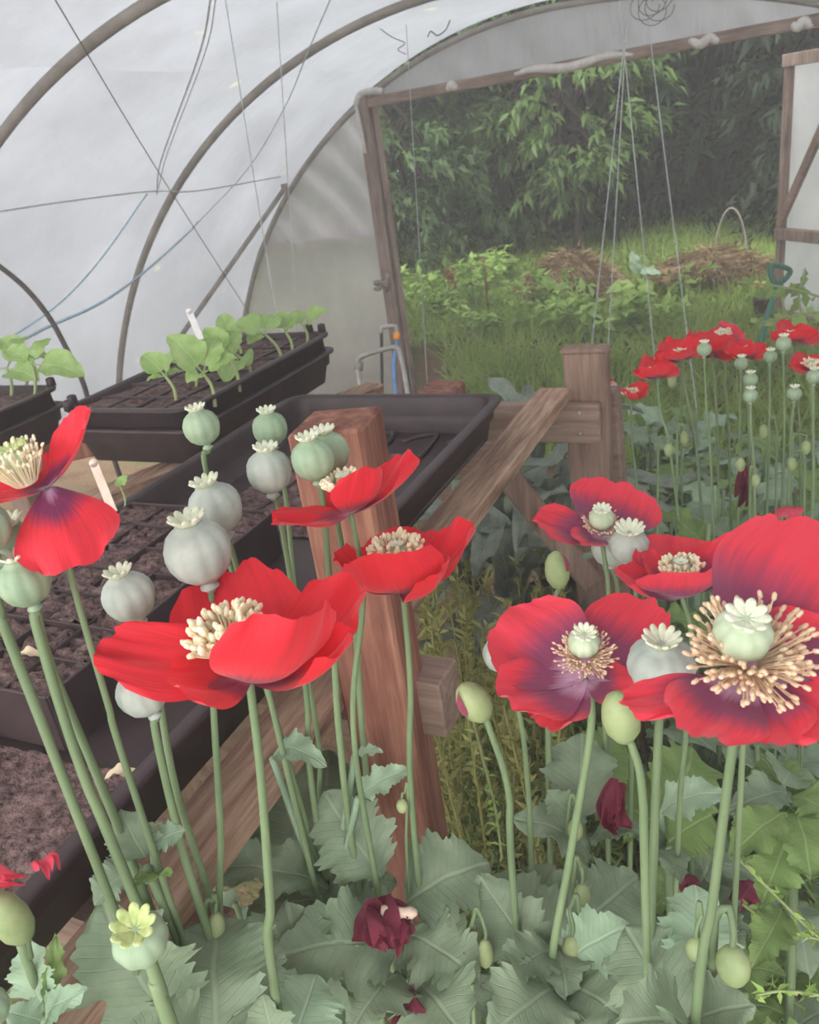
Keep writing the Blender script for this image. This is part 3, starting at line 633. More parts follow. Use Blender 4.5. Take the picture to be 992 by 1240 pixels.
# red-brown square post at the front
fr = on_x(437, 520, -.300); ztop = fr[2]; fl = on_z(346, 527, ztop); br = on_z(463, 490, ztop); ax1 = fr - fl; ax2 = br - fr
w1, w2 = np.linalg.norm(ax1), np.linalg.norm(ax2); cp = (fl + br) / 2
mb = MB(); mb.box((cp[0], cp[1], ztop / 2), w1, w2, ztop, (unit(ax1), unit(ax2), UP), .003); mb.build('corner_post', M['rust'], bench, 'red-brown square post rising above the trays')
# cut end of the crossbar that passes behind the post
ce = at(531, 843, .80); mb = MB(); mb.beam(ce + np.array([.014, .0, 0]), ce + np.array([-1.2, .02, -.02]), .046, .062, UP, .002); mb.build('crossbar', M['plank'], bench, 'crossbar with a sawn end')
# far post with plank, prop and strut
fp_ = on_y(707, 427, 1.42); zt_ = fp_[2]
mb = MB(); pr = [(-.04, -.04), (.04, -.04), (.04, .04), (-.04, .04)]
mb.beam((fp_[0], 1.437, -.02), (fp_[0], 1.437, zt_), .078, .034, np.array([0, 1., 0]), .004); mb.box((fp_[0], 1.437, zt_ + .002), .086, .038, .008, None, .002); mb.build('far_post', M['post'], bench, 'stout brown post at the far end')
a = on_y(728, 512, 1.41); b = on_y(560, 517, 1.41)
mb = MB(); mb.beam(a, (b[0] - .4, 1.41, a[2]), .022, .074, UP, .003); mb.build('end_plank', M['plank'], bench, 'horizontal plank nailed to the far post')
mb = MB()
for px, py in ((702, 500), (703, 525)):
    c = on_y(px, py, 1.398); mb.lathe([(.004, 0, 0), (.004, .003, 0), (.001, .004, 0)], c, (0, -1, 0), 10)
mb.build('nail', M['steel'], bench)
a = on_y(739, 470, 1.52); b = on_y(748, 590, 1.50); 
mb = MB(); dv = unit(b - a); mb.beam(a, b + dv * (b[2] + .01) / max(.3, -dv[2]), .03, .05, np.array([0, 1., 0]), .003); mb.build('prop', M['plank'], bench, 'prop board behind the far post')
a = on_y(598, 556, 1.28); b = on_y(716, 705, 1.38); mb = MB(); mb.beam(a, b, .035, .045, UP, .004); mb.build('diagonal_strut', M['post'], bench, 'dark diagonal strut')
for (x, y) in ((-1.70, .32), (-1.70, 1.30), (-.80, 1.30)):
    mb = MB(); mb.beam((x, y, 0), (x, y, ZB - .06), .06, .06, np.array([0, 1., 0]), .004); mb.build('leg', M['post'], bench)

# ------------------------------------------------------------------ trays
def rim_tray(mb, x0, x1, y0, y1, z0, h, flare=.014, lip=.012, th=.003, rc=.03):
    """thin walled rectangular tray with rounded corners and rolled rim, open on top"""
    def loop(ins, z):
        xs0, xs1, ys0, ys1 = x0 + ins, x1 - ins, y0 + ins, y1 - ins; r = max(.006, rc - ins * .5); P = []
        for cx, cy, a0 in ((xs1 - r, ys1 - r, 0), (xs0 + r, ys1 - r, 90), (xs0 + r, ys0 + r, 180), (xs1 - r, ys0 + r, 270)):
            for k in range(6): a = math.radians(a0 + 18 * k); P.append(np.array([cx + r * math.cos(a), cy + r * math.sin(a), z]))
        return P
    zt = z0 + h
    rows = [loop(flare, z0), loop(flare * .45, z0 + h * .55), loop(flare * .35 - .003, z0 + h * .56), loop(.0, zt - .008), loop(-lip, zt - .006), loop(-lip - .001, zt - .001), loop(-lip + .002, zt), loop(.0 + th, zt), loop(th + .002, zt - .004), loop(flare * .4 + th, z0 + h * .5), loop(flare + th, z0 + th)]
    mb.grid(rows, closed=True); n = len(rows[0]); o = len(mb.v)
    k0 = o - n * len(rows); mb.f.append(tuple(k0 + i for i in range(n - 1, -1, -1))); mb.smooth.append(False)
    k1 = o - n; mb.f.append(tuple(k1 + i for i in range(n))); mb.smooth.append(False)
    return mb
# the long gravel tray along the front rail
GX0, GX1, GY0, GY1 = -.785, -.413, -.10, 1.172
big = thing('potting_tray', 'long shallow black potting tray lying along the front rail of the bench', 'tray', (-.6, .55, ZB))
mb = MB(); rim_tray(mb, GX0, GX1, GY0, GY1, ZB, .062, .012, .010); mb.build('tray_shell', M['black'], big)
mb = MB()
for k in range(4):   # moulded channels in the floor of the tray
    x = GX0 + .07 + .078 * k; mb.tube(bez([(x, GY1 - .06, ZB + .004), (x + .03, GY1 - .035, ZB + .007), (x + .055, GY1 - .06, ZB + .006), (x + .055, GY1 - .35, ZB + .006)], 6), .004, 6)
mb.build('moulded_rib', M['black2'], big)
def compost(name, label, x0, x1, y0, y1, z, amp, seed, nx=40, ny=50, edge=True, mat=None):
    rr = np.random.default_rng(seed); ph = rr.uniform(0, 6, 8)
    mb = MB(); rows = []
    for i in range(ny + 1):
        r = []
        for j in range(nx + 1):
            x = x0 + (x1 - x0) * j / nx; y = y0 + (y1 - y0) * i / ny
            r.append(np.array([x, y, z + amp * (math.sin(31 * x + ph[0]) * math.sin(27 * y + ph[1]) + .6 * math.sin(71 * x + ph[2]) * math.sin(83 * y + ph[3])) + rr.normal() * amp * .35]))
        rows.append(r)
    mb.grid(rows)
    o = mb.build(name, M['soil']); return tag(o, label, 'compost', kind='stuff')
compost('potting_compost', 'loose dark compost spilt over the floor of the long tray', GX0 + .02, GX1 - .02, GY0 + .02, .36, ZB + .012, .004, 1)
compost('potting_compost', 'thin scatter of compost in the far end of the long tray', GX0 + .06, GX1 - .10, .78, 1.06, ZB + .0055, .0016, 2)
def cell_tray(name, label, x0, x1, y0, y1, z0, h, nx, ny, wall=.0022, soil_label='', soil_drop=.012, seed=0):
    t = thing(name, label, 'tray', ((x0 + x1) / 2, (y0 + y1) / 2, z0)); mb = MB()
    for i in range(nx + 1):
        x = x0 + (x1 - x0) * i / nx; mb.beam((x, y0, z0 + h / 2), (x, y1, z0 + h / 2), wall * (1.6 if i in (0, nx) else 1), h if i in (0, nx) else h - .004, UP, .0008)
    for j in range(ny + 1):
        y = y0 + (y1 - y0) * j / ny; mb.beam((x0, y, z0 + h / 2), (x1, y, z0 + h / 2), wall * (1.6 if j in (0, ny) else 1), h if j in (0, ny) else h - .004, UP, .0008)
    mb.build('cell_walls', M['black'], t)
    mb = MB(); mb.box(((x0 + x1) / 2, (y0 + y1) / 2, z0 + .002), x1 - x0, y1 - y0, .004); mb.build('tray_floor', M['black'], t)
    rr = np.random.default_rng(seed); mb = MB(); dx, dy = (x1 - x0) / nx, (y1 - y0) / ny
    for i in range(nx):
        for j in range(ny):
            cx, cy = x0 + dx * i + wall * .6, y0 + dy * j + wall * .6; n = 9; lv = rr.uniform(-.004, .005)
            rows = [[np.array([cx + (dx - 1.2 * wall) * a / n, cy + (dy - 1.2 * wall) * b / n, z0 + h - soil_drop + lv * .6 + rr.normal() * .0026 + .004 * math.sin(PI * a / n) * math.sin(PI * b / n)]) for a in range(n + 1)] for b in range(n + 1)]
            mb.grid(rows)
    tag(mb.build('potting_compost', M['soil']), soil_label, 'compost', kind='stuff'); return t
CX0, CX1, CY0, CY1 = -.775, -.555, .10, .73
zc = ZB + .006
cell_tray('cell_tray', 'black cell tray filled with bare compost standing in the long tray', CX0, CX1, .375, .735, ZB + .005, .058, 4, 7, soil_label='crumbly dark compost filling the square cells of the bare tray', soil_drop=.0068, seed=3)
# deep seed tray with the bean seedlings
SX0, SX1, SY0, SY1 = -1.15, -.86, .98, 1.49
st = thing('seed_tray', 'deep black seed tray of bean seedlings at the back of the bench', 'tray', (-1.0, 1.23, ZB))
mb = MB(); rim_tray(mb, SX0 + .01, SX1 - .01, SY0 + .01, SY1 - .01, ZB, .066, .016, .008); mb.build('outer_tray', M['black2'], st)
mb = MB(); rim_tray(mb, SX0 + .016, SX1 - .016, SY0 + .016, SY1 - .016, ZB + .03, .07, .006, .010); mb.build('insert_tray', M['black'], st)
for x, y in ((SX1 - .03, SY1 - .012), (SX1 - .06, SY1 - .012), (SX0 + .03, SY0 + .012), (SX0 + .012, SY0 + .04)):
    MB().lathe([(.009, 0, 0), (.008, .016, 0), (.004, .018, 0)], (x, y, ZB + .098), UP, 10).build('stacking_lug', M['black'], st)
mb = MB(); zt_ = ZB + .094
for i in range(1, 4): x = SX0 + .02 + (SX1 - SX0 - .04) * i / 4; mb.beam((x, SY0 + .02, zt_ - .014), (x, SY1 - .02, zt_ - .014), .006, .026, UP, .001)
for i in range(1, 6): y = SY0 + .02 + (SY1 - SY0 - .04) * i / 6; mb.beam((SX0 + .02, y, zt_ - .014), (SX1 - .02, y, zt_ - .014), .006, .026, UP, .001)
mb.build('cell_divider', M['black2'], st)
compost('potting_compost', 'compost in the cells around the bean seedlings', SX0 + .024, SX1 - .024, SY0 + .024, SY1 - .024, ZB + .089, .0022, 5)
st2 = thing('seed_tray', 'deep black seed tray cut off at the left edge, further from the doorway', 'tray', (-1.5, .9, ZB))
LX0, LX1, LY0, LY1 = -1.62, -1.27, .70, 1.14
mb = MB(); rim_tray(mb, LX0 + .01, LX1 - .01, LY0 + .01, LY1 - .01, ZB, .066, .016, .008); mb.build('outer_tray', M['black2'], st2)
mb = MB(); rim_tray(mb, LX0 + .016, LX1 - .016, LY0 + .016, LY1 - .016, ZB + .03, .07, .006, .010); mb.build('insert_tray', M['black'], st2)
mb = MB(); mb.lathe([(.009, 0, 0), (.008, .016, 0), (.004, .018, 0)], (LX1 - .03, LY1 - .012, ZB + .098), UP, 10); mb.build('stacking_lug', M['black'], st2)
compost('potting_compost', 'compost in the seed tray at the left edge', LX0 + .024, LX1 - .024, LY0 + .024, LY1 - .024, ZB + .089, .0022, 6)

# ------------------------------------------------------------------ bean seedlings: (stem foot px, stem top px, leaves [(base->tip px, width px, dz)])
def seedling(foot, top, leaves, label, z=ZB + .089, r=.0035, group='bean seedlings in the trays', mat='bean_leaf'):
    f = on_z(*foot, z); D = -np.dot(f - EYE, -(ROT @ np.array([0, 0, -1.]))) ; D = np.dot(f - EYE, ROT @ np.array([0, 0, -1.]))
    t = thing('bean_seedling', label, 'seedling', f, group); tp = at(*top, D)
    mid = (f + tp) / 2 + IMX * .006
    mb = MB(); mb.tube(bez([f - [0, 0, .01], mid, tp], 5), np.linspace(r, r * .7, 11), 7)
    mb.build('stem', M['bean_stem'], t)
    for i, (tip, w, dd, *bs) in enumerate(leaves):
        b0 = tp if not bs else at(*bs[0], D); b1 = at(*tip, D + dd); v = b1 - b0
        b2 = b0 + v * .18
        mb = MB(); mb.tube([b0, b2], .0016, 5); leaf_mesh(mb, b2, b1, w * D / F, CAMDIR * .8 + UP, .10, .16, 5, .015, .03, hash(tip) % 97, 24, 9, .03, .62, .1); mb.build('leaf', M[mat], t)
    return t
seedling((213, 487), (200, 455), [((172, 428), 34, .0), ((208, 432), 30, -.02), ((176, 460), 9, 0), ((222, 448), 12, .02)], 'bean seedling at the front left cell of the seed tray')
seedling((259, 486), (246, 452), [((205, 405), 46, -.03), ((262, 405), 44, .02), ((226, 462), 26, -.02), ((285, 430), 30, .0)], 'bean seedling with the broadest pale leaves near the front of the seed tray')
seedling((236, 468), (232, 440), [((215, 420), 34, .02), ((250, 415), 30, -.01), ((192, 432), 20, .0)], 'bean seedling standing behind the broad-leaved one in the seed tray')
seedling((304, 452), (290, 432), [((272, 460), 40, -.04), ((305, 440), 30, .0), ((262, 412), 30, .02)], 'bean seedling with a heart-shaped leaf hanging forward in the seed tray')
seedling((289, 468), (275, 430), [((285, 398), 34, .02), ((248, 395), 30, .0)], 'bean seedling in the right hand front cells of the seed tray')
seedling((343, 435), (320, 404), [((285, 390), 36, -.01), ((332, 380), 38, .02), ((300, 415), 24, -.02)], 'bean seedling with a leaning pale stem in the middle of the seed tray')
seedling((293, 430), (280, 410), [((268, 378), 24, .02), ((296, 395), 20, .0), ((262, 395), 26, .01)], 'bean seedling half hidden at the back of the seed tray')
seedling((353, 430), (346, 402), [((338, 376), 24, .0), ((358, 378), 22, .0)], 'small bean seedling third from the far right corner of the seed tray')
seedling((370, 418), (368, 395), [((395, 373), 26, -.02), ((352, 376), 20, .02)], 'bean seedling with one pointed leaf at the far right corner of the seed tray')
seedling((40, 480), (38, 440), [((102, 452), 46, .0), ((5, 420), 26, .03), ((60, 408), 22, .02)], 'bean seedling with a big dark leaf in the left edge tray')
seedling((12, 480), (8, 446), [((45, 458), 40, -.03), ((-40, 450), 60, .0), ((30, 405), 26, .03)], 'bean seedling cut off at the left edge of the picture')
seedling((30, 470), (28, 432), [((0, 408), 30, .0), ((62, 432), 24, .03)], 'bean seedling behind the others in the left edge tray')
seedling((146, 622), (146, 590), [((153, 575), 15, .0), ((140, 580), 9, .0)], 'tiny pale seedling beside the stained plant label', ZB + .055, .0015)
def stick(foot, top, wpx, z, mat, label, group=None):
    f = on_z(*foot, z); D = np.dot(f - EYE, ROT @ np.array([0, 0, -1.])); tp = at(*top, D); u = unit(tp - f); w = wpx * D / F; s = unit(np.cross(u, CAMDIR)); n = np.cross(s, u)
    mb = MB(); L = np.linalg.norm(tp - f); mb.box(f + u * (L / 2 - .01), w, .0018, L, (s, n, u), .0004); mb.lathe([(w * .5, 0, 0), (w * .5, .0018, 0)], f + u * (L - .01) - n * .0009, n, 20)
    return tag(mb.build('plant_label', M[mat], origin=f), label, 'plant label', group)
stick((140, 627), (110, 552), 11, ZB + .055, 'label_dirty', 'brown-stained white plant label stuck in the bare cell tray')
stick((247, 420), (227, 372), 8, ZB + .085, 'label', 'clean white plant label poking up among the bean seedlings')

# ------------------------------------------------------------------ pipes and hose by the doorway
D_ = 2.6
t = thing('pipe_handle', 'bent grey steel pipe handle standing behind the seed tray', 'pipe', at(443, 560, D_))
mb = MB(); mb.tube(bez([at(443, 560, D_), at(436, 470, D_), at(433, 440, D_), at(440, 431, D_), at(462, 424, D_), at(477, 421, D_), at(484, 428, D_), at(492, 465, D_), at(503, 540, D_)], 6), .0085, 8); mb.build('bent_pipe', M['steel'], t)
mb = MB(); mb.tube([at(434, 448, D_), at(435, 438, D_)], .014, 10); mb.build('collar', M['hoop'], t)
D_ = 2.9
t = thing('standpipe', 'thin dark standpipe with a pale cross pipe beside the door post', 'standpipe', at(466, 600, D_))
mb = MB(); mb.tube([at(466, 600, D_), at(463, 480, D_), at(462, 402, D_)], .006, 8); mb.build('riser', M['darkpipe'], t)
mb = MB(); mb.tube(bez([at(461, 404, D_), at(462, 397, D_), at(468, 395.5, D_), at(476, 395, D_), at(480, 397, D_), at(481, 404, D_)], 4), .0075, 8); mb.build('cross_pipe', M['steel'], t)
t = thing('garden_hose', 'pale blue hose hanging from an orange connector beside the door post', 'hose', at(480, 600, D_))
mb = MB(); mb.tube(bez([at(481, 412, D_), at(479, 425, D_), at(477, 445, D_), at(480, 500, D_), at(480, 600, D_)], 5), .007, 8); mb.build('hose', M['hose'], t)
mb = MB(); mb.tube([at(480.5, 403, D_), at(480.5, 412, D_)], .0115, 12); mb.build('connector', M['orange'], t, 'orange connector')

# ------------------------------------------------------------------ strings and twine
def cord(pts, r, mat, label, name='string', cat='string', group='strings hanging from the roof', n=6):
    mb = MB(); mb.tube(bez(pts, n), r, 5); return tag(mb.build(name, M[mat]), label, cat, group)
hook = on_y(781, -45, 3.6)
g_ = 'support strings hanging in the doorway'
def dangle(px0, py0, y0, px1, py1, y1, label, mat='string', r=.0022):
    a = on_y(px0, py0, y0); b = on_y(px1, py1, y1); d = unit(b - a); k = min(2.2, max(.1, b[2] / max(.1, -d[2]))) if b[2] > 0 else 0
    c = a - d * max(0, (2.0 - a[2]) / max(.2, -d[2]))
    cord([c, a, (a + b) / 2 + [0, 0, -.004], b, b + d * (k - .02)], r, mat, label, group=g_)
dangle(755, 60, 3.6, 725, 342, 3.4, 'string fanning out furthest left of the cluster in the doorway')
dangle(757, 60, 3.6, 741, 342, 3.5, 'string second from left in the cluster in the doorway')
dangle(756, 60, 3.6, 787, 375, 3.3, 'pale string running down to the burdock, third in the cluster', r=.002)
dangle(790, 66, 3.7, 823, 330, 3.5, 'string standing apart on the open door side of the cluster')
dangle(497, 115, 4.6, 514, 405, 4.6, 'lone string hanging just inside the door post')
dangle(335, 0, 3.2, 358, 372, 3.2, 'thin string hanging in front of the end wall film')
dangle(273, 0, 2.9, 334, 380, 2.9, 'thin string hanging between the middle and end hoops')
cord([on_skin(62, -8, .05), on_y(67, 0, 2.05), on_y(190, 205, 3.0), on_y(297, 372, 4.4), on_y(305, 385, 4.6)], .0022, 'string_dark', 'straight dark wire slanting across the film from the upper left corner', 'support_wire', 'wire', 'wires')
cord([on_skin(256, -5, .05), on_skin(240, 70, .07), on_skin(195, 195, .06), on_skin(190, 235, .04)], .004, 'string', 'doubled grey cord sagging from the roof to the middle hoop', group='cords on the film')
cord([on_skin(262, -5, .05), on_skin(248, 65, .08), on_skin(203, 185, .07), on_skin(192, 228, .05)], .0025, 'string', 'thinner second strand of the doubled cord by the middle hoop', group='cords on the film')
cord([on_skin(*q) for q in ((-40, 262), (0, 256), (80, 244), (180, 232, .06), (240, 231), (340, 214, .05))], .004, 'string', 'slack grey cord running level along the left wall', group='cords on the film')
cord([on_skin(*q) for q in ((402, -5), (372, 65, .06), (345, 130), (300, 205), (230, 280))], .003, 'string', 'faint pale cord crossing the film above the slanting brace', group='cords on the film')
cord([on_skin(240, 268, .03), on_skin(232, 278, .06), on_skin(180, 325, .35), on_skin(125, 365, .6), on_y(60, 395, 2.3), on_y(20, 415, 2.0)], .006, 'twine', 'blue twine slanting from the middle hoop to the left seed tray', 'twine', 'twine', 'blue twines on the left')
cord([on_skin(178, 235, .04), on_skin(125, 310, .3), on_y(75, 365, 2.5), on_y(0, 418, 2.0)], .004, 'twine', 'fainter second blue twine beside the thick one', 'twine', 'twine', 'blue twines on the left')
cord([on_y(420, -8, 4.2), on_y(435, 12, 4.3), on_y(470, 42, 4.5), on_y(490, 52, 4.6), on_y(482, 60, 4.6), on_y(492, 66, 4.6)], .0025, 'string_dark', 'dark wire end curling under the roof between the hoops', 'support_wire', 'wire', 'wires')
cord([on_y(518, 45, 4.9), on_y(522, 38, 4.9), on_y(530, 43, 4.9), on_y(540, 36, 4.9), on_y(545, 25, 5.0)], .004, 'string_dark', 'short knotted scrap of cord hanging on the end hoop', 'string', 'string', 'cords on the film')
mb = MB(); c0 = on_y(790, 2, 3.6)
for k in range(5):
    a = c0 + np.array([.03 * math.sin(k * 2.1), 0, .01 * k]); mb.tube([a + np.array([.05 * math.cos(q), .02 * math.sin(q + k), -.03 - .045 * math.sin(q)]) for q in np.linspace(0, 6.0, 22)], .0018, 5)
mb.tube([c0 + [0, 0, .3], c0], .0018, 5)
tag(mb.build('wire_coil', M['string_dark']), 'tangled loops of dark wire hanging from the roof above the strings', 'wire')
# ------------------------------------------------------------------ poppies
def petal_mesh(base, tip, width, nrm, bend=-.12, cup=.18, ruffle=.05, seed=0, nu=27, nv=20, fan=.14, round_=.26):
    """petal from claw to rim: a fan with a rounded, crinkled edge; nrm = inner face"""
    rr = random.Random(seed); base = np.array(base, float); tip = np.array(tip, float); t = tip - base; Ln = np.linalg.norm(t); T = t / Ln
    n = unit(np.array(nrm, float) - T * np.dot(nrm, T)); S = np.cross(T, n); ph = [rr.uniform(0, 6) for _ in range(6)]; k = width / Ln
    edge = [rr.uniform(-.016, .016) for _ in range(nu)]; rows = []; uvs = []
    for i in range(nv + 1):
        v = i / nv; prof = fan + (1 - fan) * math.sin(PI / 2 * min(1, v / .72)) ** .95 * (1 - .10 * max(0, v - .72) / .28); r = []; ur = []
        for j in range(nu):
            u = 2 * j / (nu - 1) - 1; au = abs(u)
            y = v * (1 - round_ * au ** 2.4) + (edge[j] + .018 * math.sin(9 * u + ph[0])) * v ** 4
            x = u * prof * (1 - .10 * v ** 6 * au)
            h = bend * 4 * v * (1 - v) + cup * k * au ** 1.8 * prof * (1 if v < .75 else 1 - .4 * (v - .75) / .25)
            h += 1.45 * ruffle * v ** 1.6 * (math.sin(5.5 * u + ph[1]) * .6 + math.sin(11 * u + ph[2] + 3 * v) * .35 * v + math.sin(21 * u + ph[3]) * .15 * v ** 3)
            h += .01 * math.sin(9 * v + ph[4] + 4 * u)
            r.append(base + T * (y * Ln) + S * (x * width / 2) + n * (h * Ln)); ur.append((.5 + u / 2, v))
        rows.append(r); uvs.append(ur)
    return MB().grid(rows, uvs)
def star_disc(mb, c, axis, R, n=10, up=.22, th=.10, res=4):
    axis = unit(axis); a = unit(np.cross(axis, [.3, .9, .2])); b = np.cross(axis, a); m = n * res * 2; P = []
    def ring(f, dz, base):
        r_ = []
        for j in range(m):
            q = 2 * PI * j / m; lob = abs(math.cos(n * q / 2)) ** .7; rim = 1 - .30 * (1 - lob) * f
            z = up * f ** 2 * (.75 + .5 * lob) + (.10 * lob * f * (1 if base else 0)) - dz
            r_.append(c + (a * math.cos(q) + b * math.sin(q)) * (R * f * rim) + axis * (R * z))
        return r_
    P = [ring(.04, .0, 1), ring(.35, .02, 1), ring(.7, .0, 1), ring(.93, .0, 1), ring(1.0, .05, 0), ring(.95, th, 0), ring(.6, th + .06, 0), ring(.1, th + .06, 0)]
    mb.grid(P, closed=True); o = len(mb.v); mb.f.append(tuple(o - len(P) * m + j for j in range(m))); mb.smooth.append(True); return mb
def pod(parent, c, axis, R, mat, smat, ribs=10, disc=.62, neck=True, squat=1.0, up=.28, label=None):
    axis = unit(axis); s = squat
    prof = [(.15, -1.42, 0), (.17, -1.34, 0), (.30, -1.27, 0), (.30, -1.21, 0), (.19, -1.13, 0)] if neck else [(.2, -1.05, 0)]
    prof += [(.24, -1.02, 0), (.52, -.90, .4), (.80, -.64, 1), (.95, -.30, 1), (1.0, .02, 1), (.96, .34, 1), (.82, .62, 1), (.62, .80, .7), (.46, .88, .2), (.44, .97, 0), (.3, 1.0, 0)]
    mb = MB().lathe([(r * R, h * R * s, k) for r, h, k in prof], c, axis, 60, ribs, .055); o = mb.build('seed_capsule', M[mat], parent, label)
    mb = star_disc(MB(), np.array(c) + axis * R * s * .98, axis, R * disc, ribs, up); mb.build('stigma_disc', M[smat], o, None)
    return o
def stamens(parent, c, axis, r0, ln, n, mat, seed, lift=.9, thick=.0007, name='stamen_ring', spread=(.25, 1.1)):
    rr = random.Random(seed); axis = unit(axis); a = unit(np.cross(axis, [.2, .9, .3])); b = np.cross(axis, a); mb = MB()
    for i in range(n):
        q = 2 * PI * (i + rr.random()) / n; rad = a * math.cos(q) + b * math.sin(q); el = rr.uniform(*spread); l = ln * rr.uniform(*((.35, 1.1) if spread[0] < 0 else (.7, 1.1)))
        d = unit(rad * math.cos(el) + axis * math.sin(el) * lift); p0 = c + rad * r0; p1 = p0 + d * l * .55 + axis * l * .12; p2 = p1 + (d * .8 + axis * .25) * l * .42
        mb.tube([p0, p1, p2], [thick * .6, thick * .5, thick * .6], 4, False)
        e = unit(p2 - p1 + np.array([rr.uniform(-.4, .4) for _ in range(3)]) * l * .3); al = thick * 4.6
        mb.tube([p2 - e * al * .45, p2 - e * al * .2, p2 + e * al * .5, p2 + e * al * .75], [thick * .6, thick * 1.6, thick * 1.5, thick * .5], 5)
    o = mb.build(name, M[mat], parent); o['kind'] = 'stuff'; return o
def stalk(parent, path, r=.0034, name='stem', mat='stem'):
    n = len(path); r = r * .84; mb = MB(); mb.tube(path, [r * (.82 + .6 * (i / n) ** 1.3) for i in range(n)], 10); 
    rr = random.Random(n)
    return mb.build(name, M[mat], parent)
STALKS = []
def capsule_plant(label, px, py, d, rpx, mids, axis=None, mat='capsule_grey', smat='stigma', ribs=10, r=None, squat=.98, disc=.60, name='poppy_seed_head', group=None, foot=None, up=.42):
    c = at(px, py, d); R = rpx * d / F; ax = unit(axis if axis is not None else UP + IMX * .0)
    pbase = c - ax * R * squat * 1.40; path = stem_path(pbase, mids, foot)
    t = thing(name, label, 'poppy seed head', path[-1], group)
    pod(t, c, ax, R, mat, smat, ribs, disc, True, squat, up); stalk(t, path, r or min(.0036, R * .19)); return t
def flower(label, base, d, petals, mids, podc=None, podr=0, axis=UP, pmat='petal', sm=None, foot=None, r=.0034, podmat='pod', ribs=10, name='poppy', seed=0, group=None, cat='poppy', podup=.25, smat='stigma'):
    """base = (px,py) where petals meet the stem; petals: (tip px, tip py, depth offset, width px, normal, bend, cup, ruffle)"""
    b = at(base[0], base[1], d); path = stem_path(b, mids, foot); t = thing(name, label, cat, path[-1], group)
    for k, p in enumerate(petals):
        tx, ty, dd, w, nn, bend, cup, ruf = p[:8]; off = p[8] if len(p) > 8 else (0, 0, 0)
        bb = at(base[0] + off[0], base[1] + off[1], d + off[2])
        petal_mesh(bb, at(tx, ty, d + dd), w * (d + dd / 2) / F, nn, bend, cup, ruf, seed * 17 + k).build('petal', M[pmat], t)
    stalk(t, path, r)
    if podc is not None:
        c = at(*podc[:2], d + (podc[2] if len(podc) > 2 else 0)); R = podr * d / F; o = pod(t, c, axis, R, podmat, smat, ribs, .78, False, .9, podup)
    if sm:
        c, r0, ln, n, mt, *rest = sm; cc = at(c[0], c[1], d + (c[2] if len(c) > 2 else 0)); stamens(t, cc, axis, r0 * d / F, ln * d / F, n, mt, seed, *rest)
    return t
TOV = unit(CAMDIR)
def nv(x=0, y=0, tov=0, up=0): return IMX * x + IMY * y + TOV * tov + UP * up

# --- near flowers
flower('large scarlet poppy with a cream stamen tuft, its long left petal over the compost tray', (302, 822), .44, [
    (270, 692, .055, 176, nv(0, 0, .8, .6), -.22, .16, .035),
    (116, 786, -.004, 112, nv(.1, 0, .35, 1), -.02, .10, .05),
    (436, 706, .022, 120, nv(-.5, 0, .6, .7), -.16, .14, .06),
    (372, 742, -.042, 178, nv(-.15, 0, -.6, .9), -.20, .22, .04),
    (205, 822, -.022, 120, nv(.2, .2, .2, 1), -.10, .10, .05),
    (428, 770, -.02, 84, nv(-.5, 0, .1, 1), -.16, .2, .04)],
    [(316, 940), (327, 1090), (337, 1225)], (280, 775, .01), 15, nv(-.12, 0, 0, 1), 'petal', ((284, 790, .006), 14, 46, 130, 'stamen', .9, .0011, 'stamen_ring', (.5, 1.35)), seed=1, podmat='pod', smat='stigma_green')
flower('bright scarlet cupped poppy in front of the red-brown post, right petal pointing up', (488, 716), .55, [
    (500, 640, .05, 120, nv(0, 0, .8, .5), -.18, .15, .03),
    (572, 633, .006, 64, nv(-.7, 0, .5, .6), -.14, .2, .05),
    (408, 668, .0, 70, nv(.6, 0, .4, .8), -.10, .16, .05),
    (462, 672, -.045, 130, nv(0, 0, -.5, 1), -.20, .20, .03),
    (540, 684, -.03, 90, nv(-.5, 0, -.2, 1), -.2, .18, .03)],
    [(497, 830), (502, 1015)], (482, 670, 0), 13, UP, 'petal', ((482, 678, 0), 14, 24, 90, 'stamen', .9, .0010, 'stamen_ring', (.5, 1.3)), seed=2, r=.0028)
flower('scarlet poppy against the top of the red-brown post, one petal raised to the right', (425, 622), .52, [
    (503, 552, .01, 84, nv(-.5, 0, .2, .9), -.10, .2, .06),
    (448, 566, -.02, 88, nv(-.3, 0, -.6, .9), -.18, .2, .03),
    (328, 628, -.01, 62, nv(.1, .4, .3, 1), -.06, .1, .07),
    (395, 600, .03, 40, nv(0, 0, .6, .8), -.1, .1, .05)],
    [(440, 720), (428, 880), (458, 1080)], (418, 586, 0), 12, nv(-.1, 0, 0, 1), 'petal', ((418, 594, 0), 12, 16, 80, 'stamen', .9, .0010, 'stamen_ring', (.7, 1.35)), seed=3, r=.0026)
flower('broken poppy at the left edge with two petals left, one raised and one hanging', (58, 590), .40, [
    (108, 494, -.0, 64, nv(-.6, .1, .6, .2), -.10, .30, .04),
    (92, 688, -.02, 132, nv(.2, .2, .9, -.2), -.02, -.16, .04),
    (-18, 602, -.01, 52, nv(.1, .6, .5, .7), -.05, .16, .05),
    (60, 548, .02, 44, nv(-.1, 0, .8, .6), -.05, .2, .04)],
    [(92, 720), (130, 850), (176, 1000)], (26, 562, .0), 24, nv(-.12, 0, .15, 1), 'petal_blotched', ((32, 584, 0), 14, 40, 120, 'stamen', 1, .0005, 'stamen_ring', (.8, 1.45)), seed=4, r=.0022, smat='stigma_green')
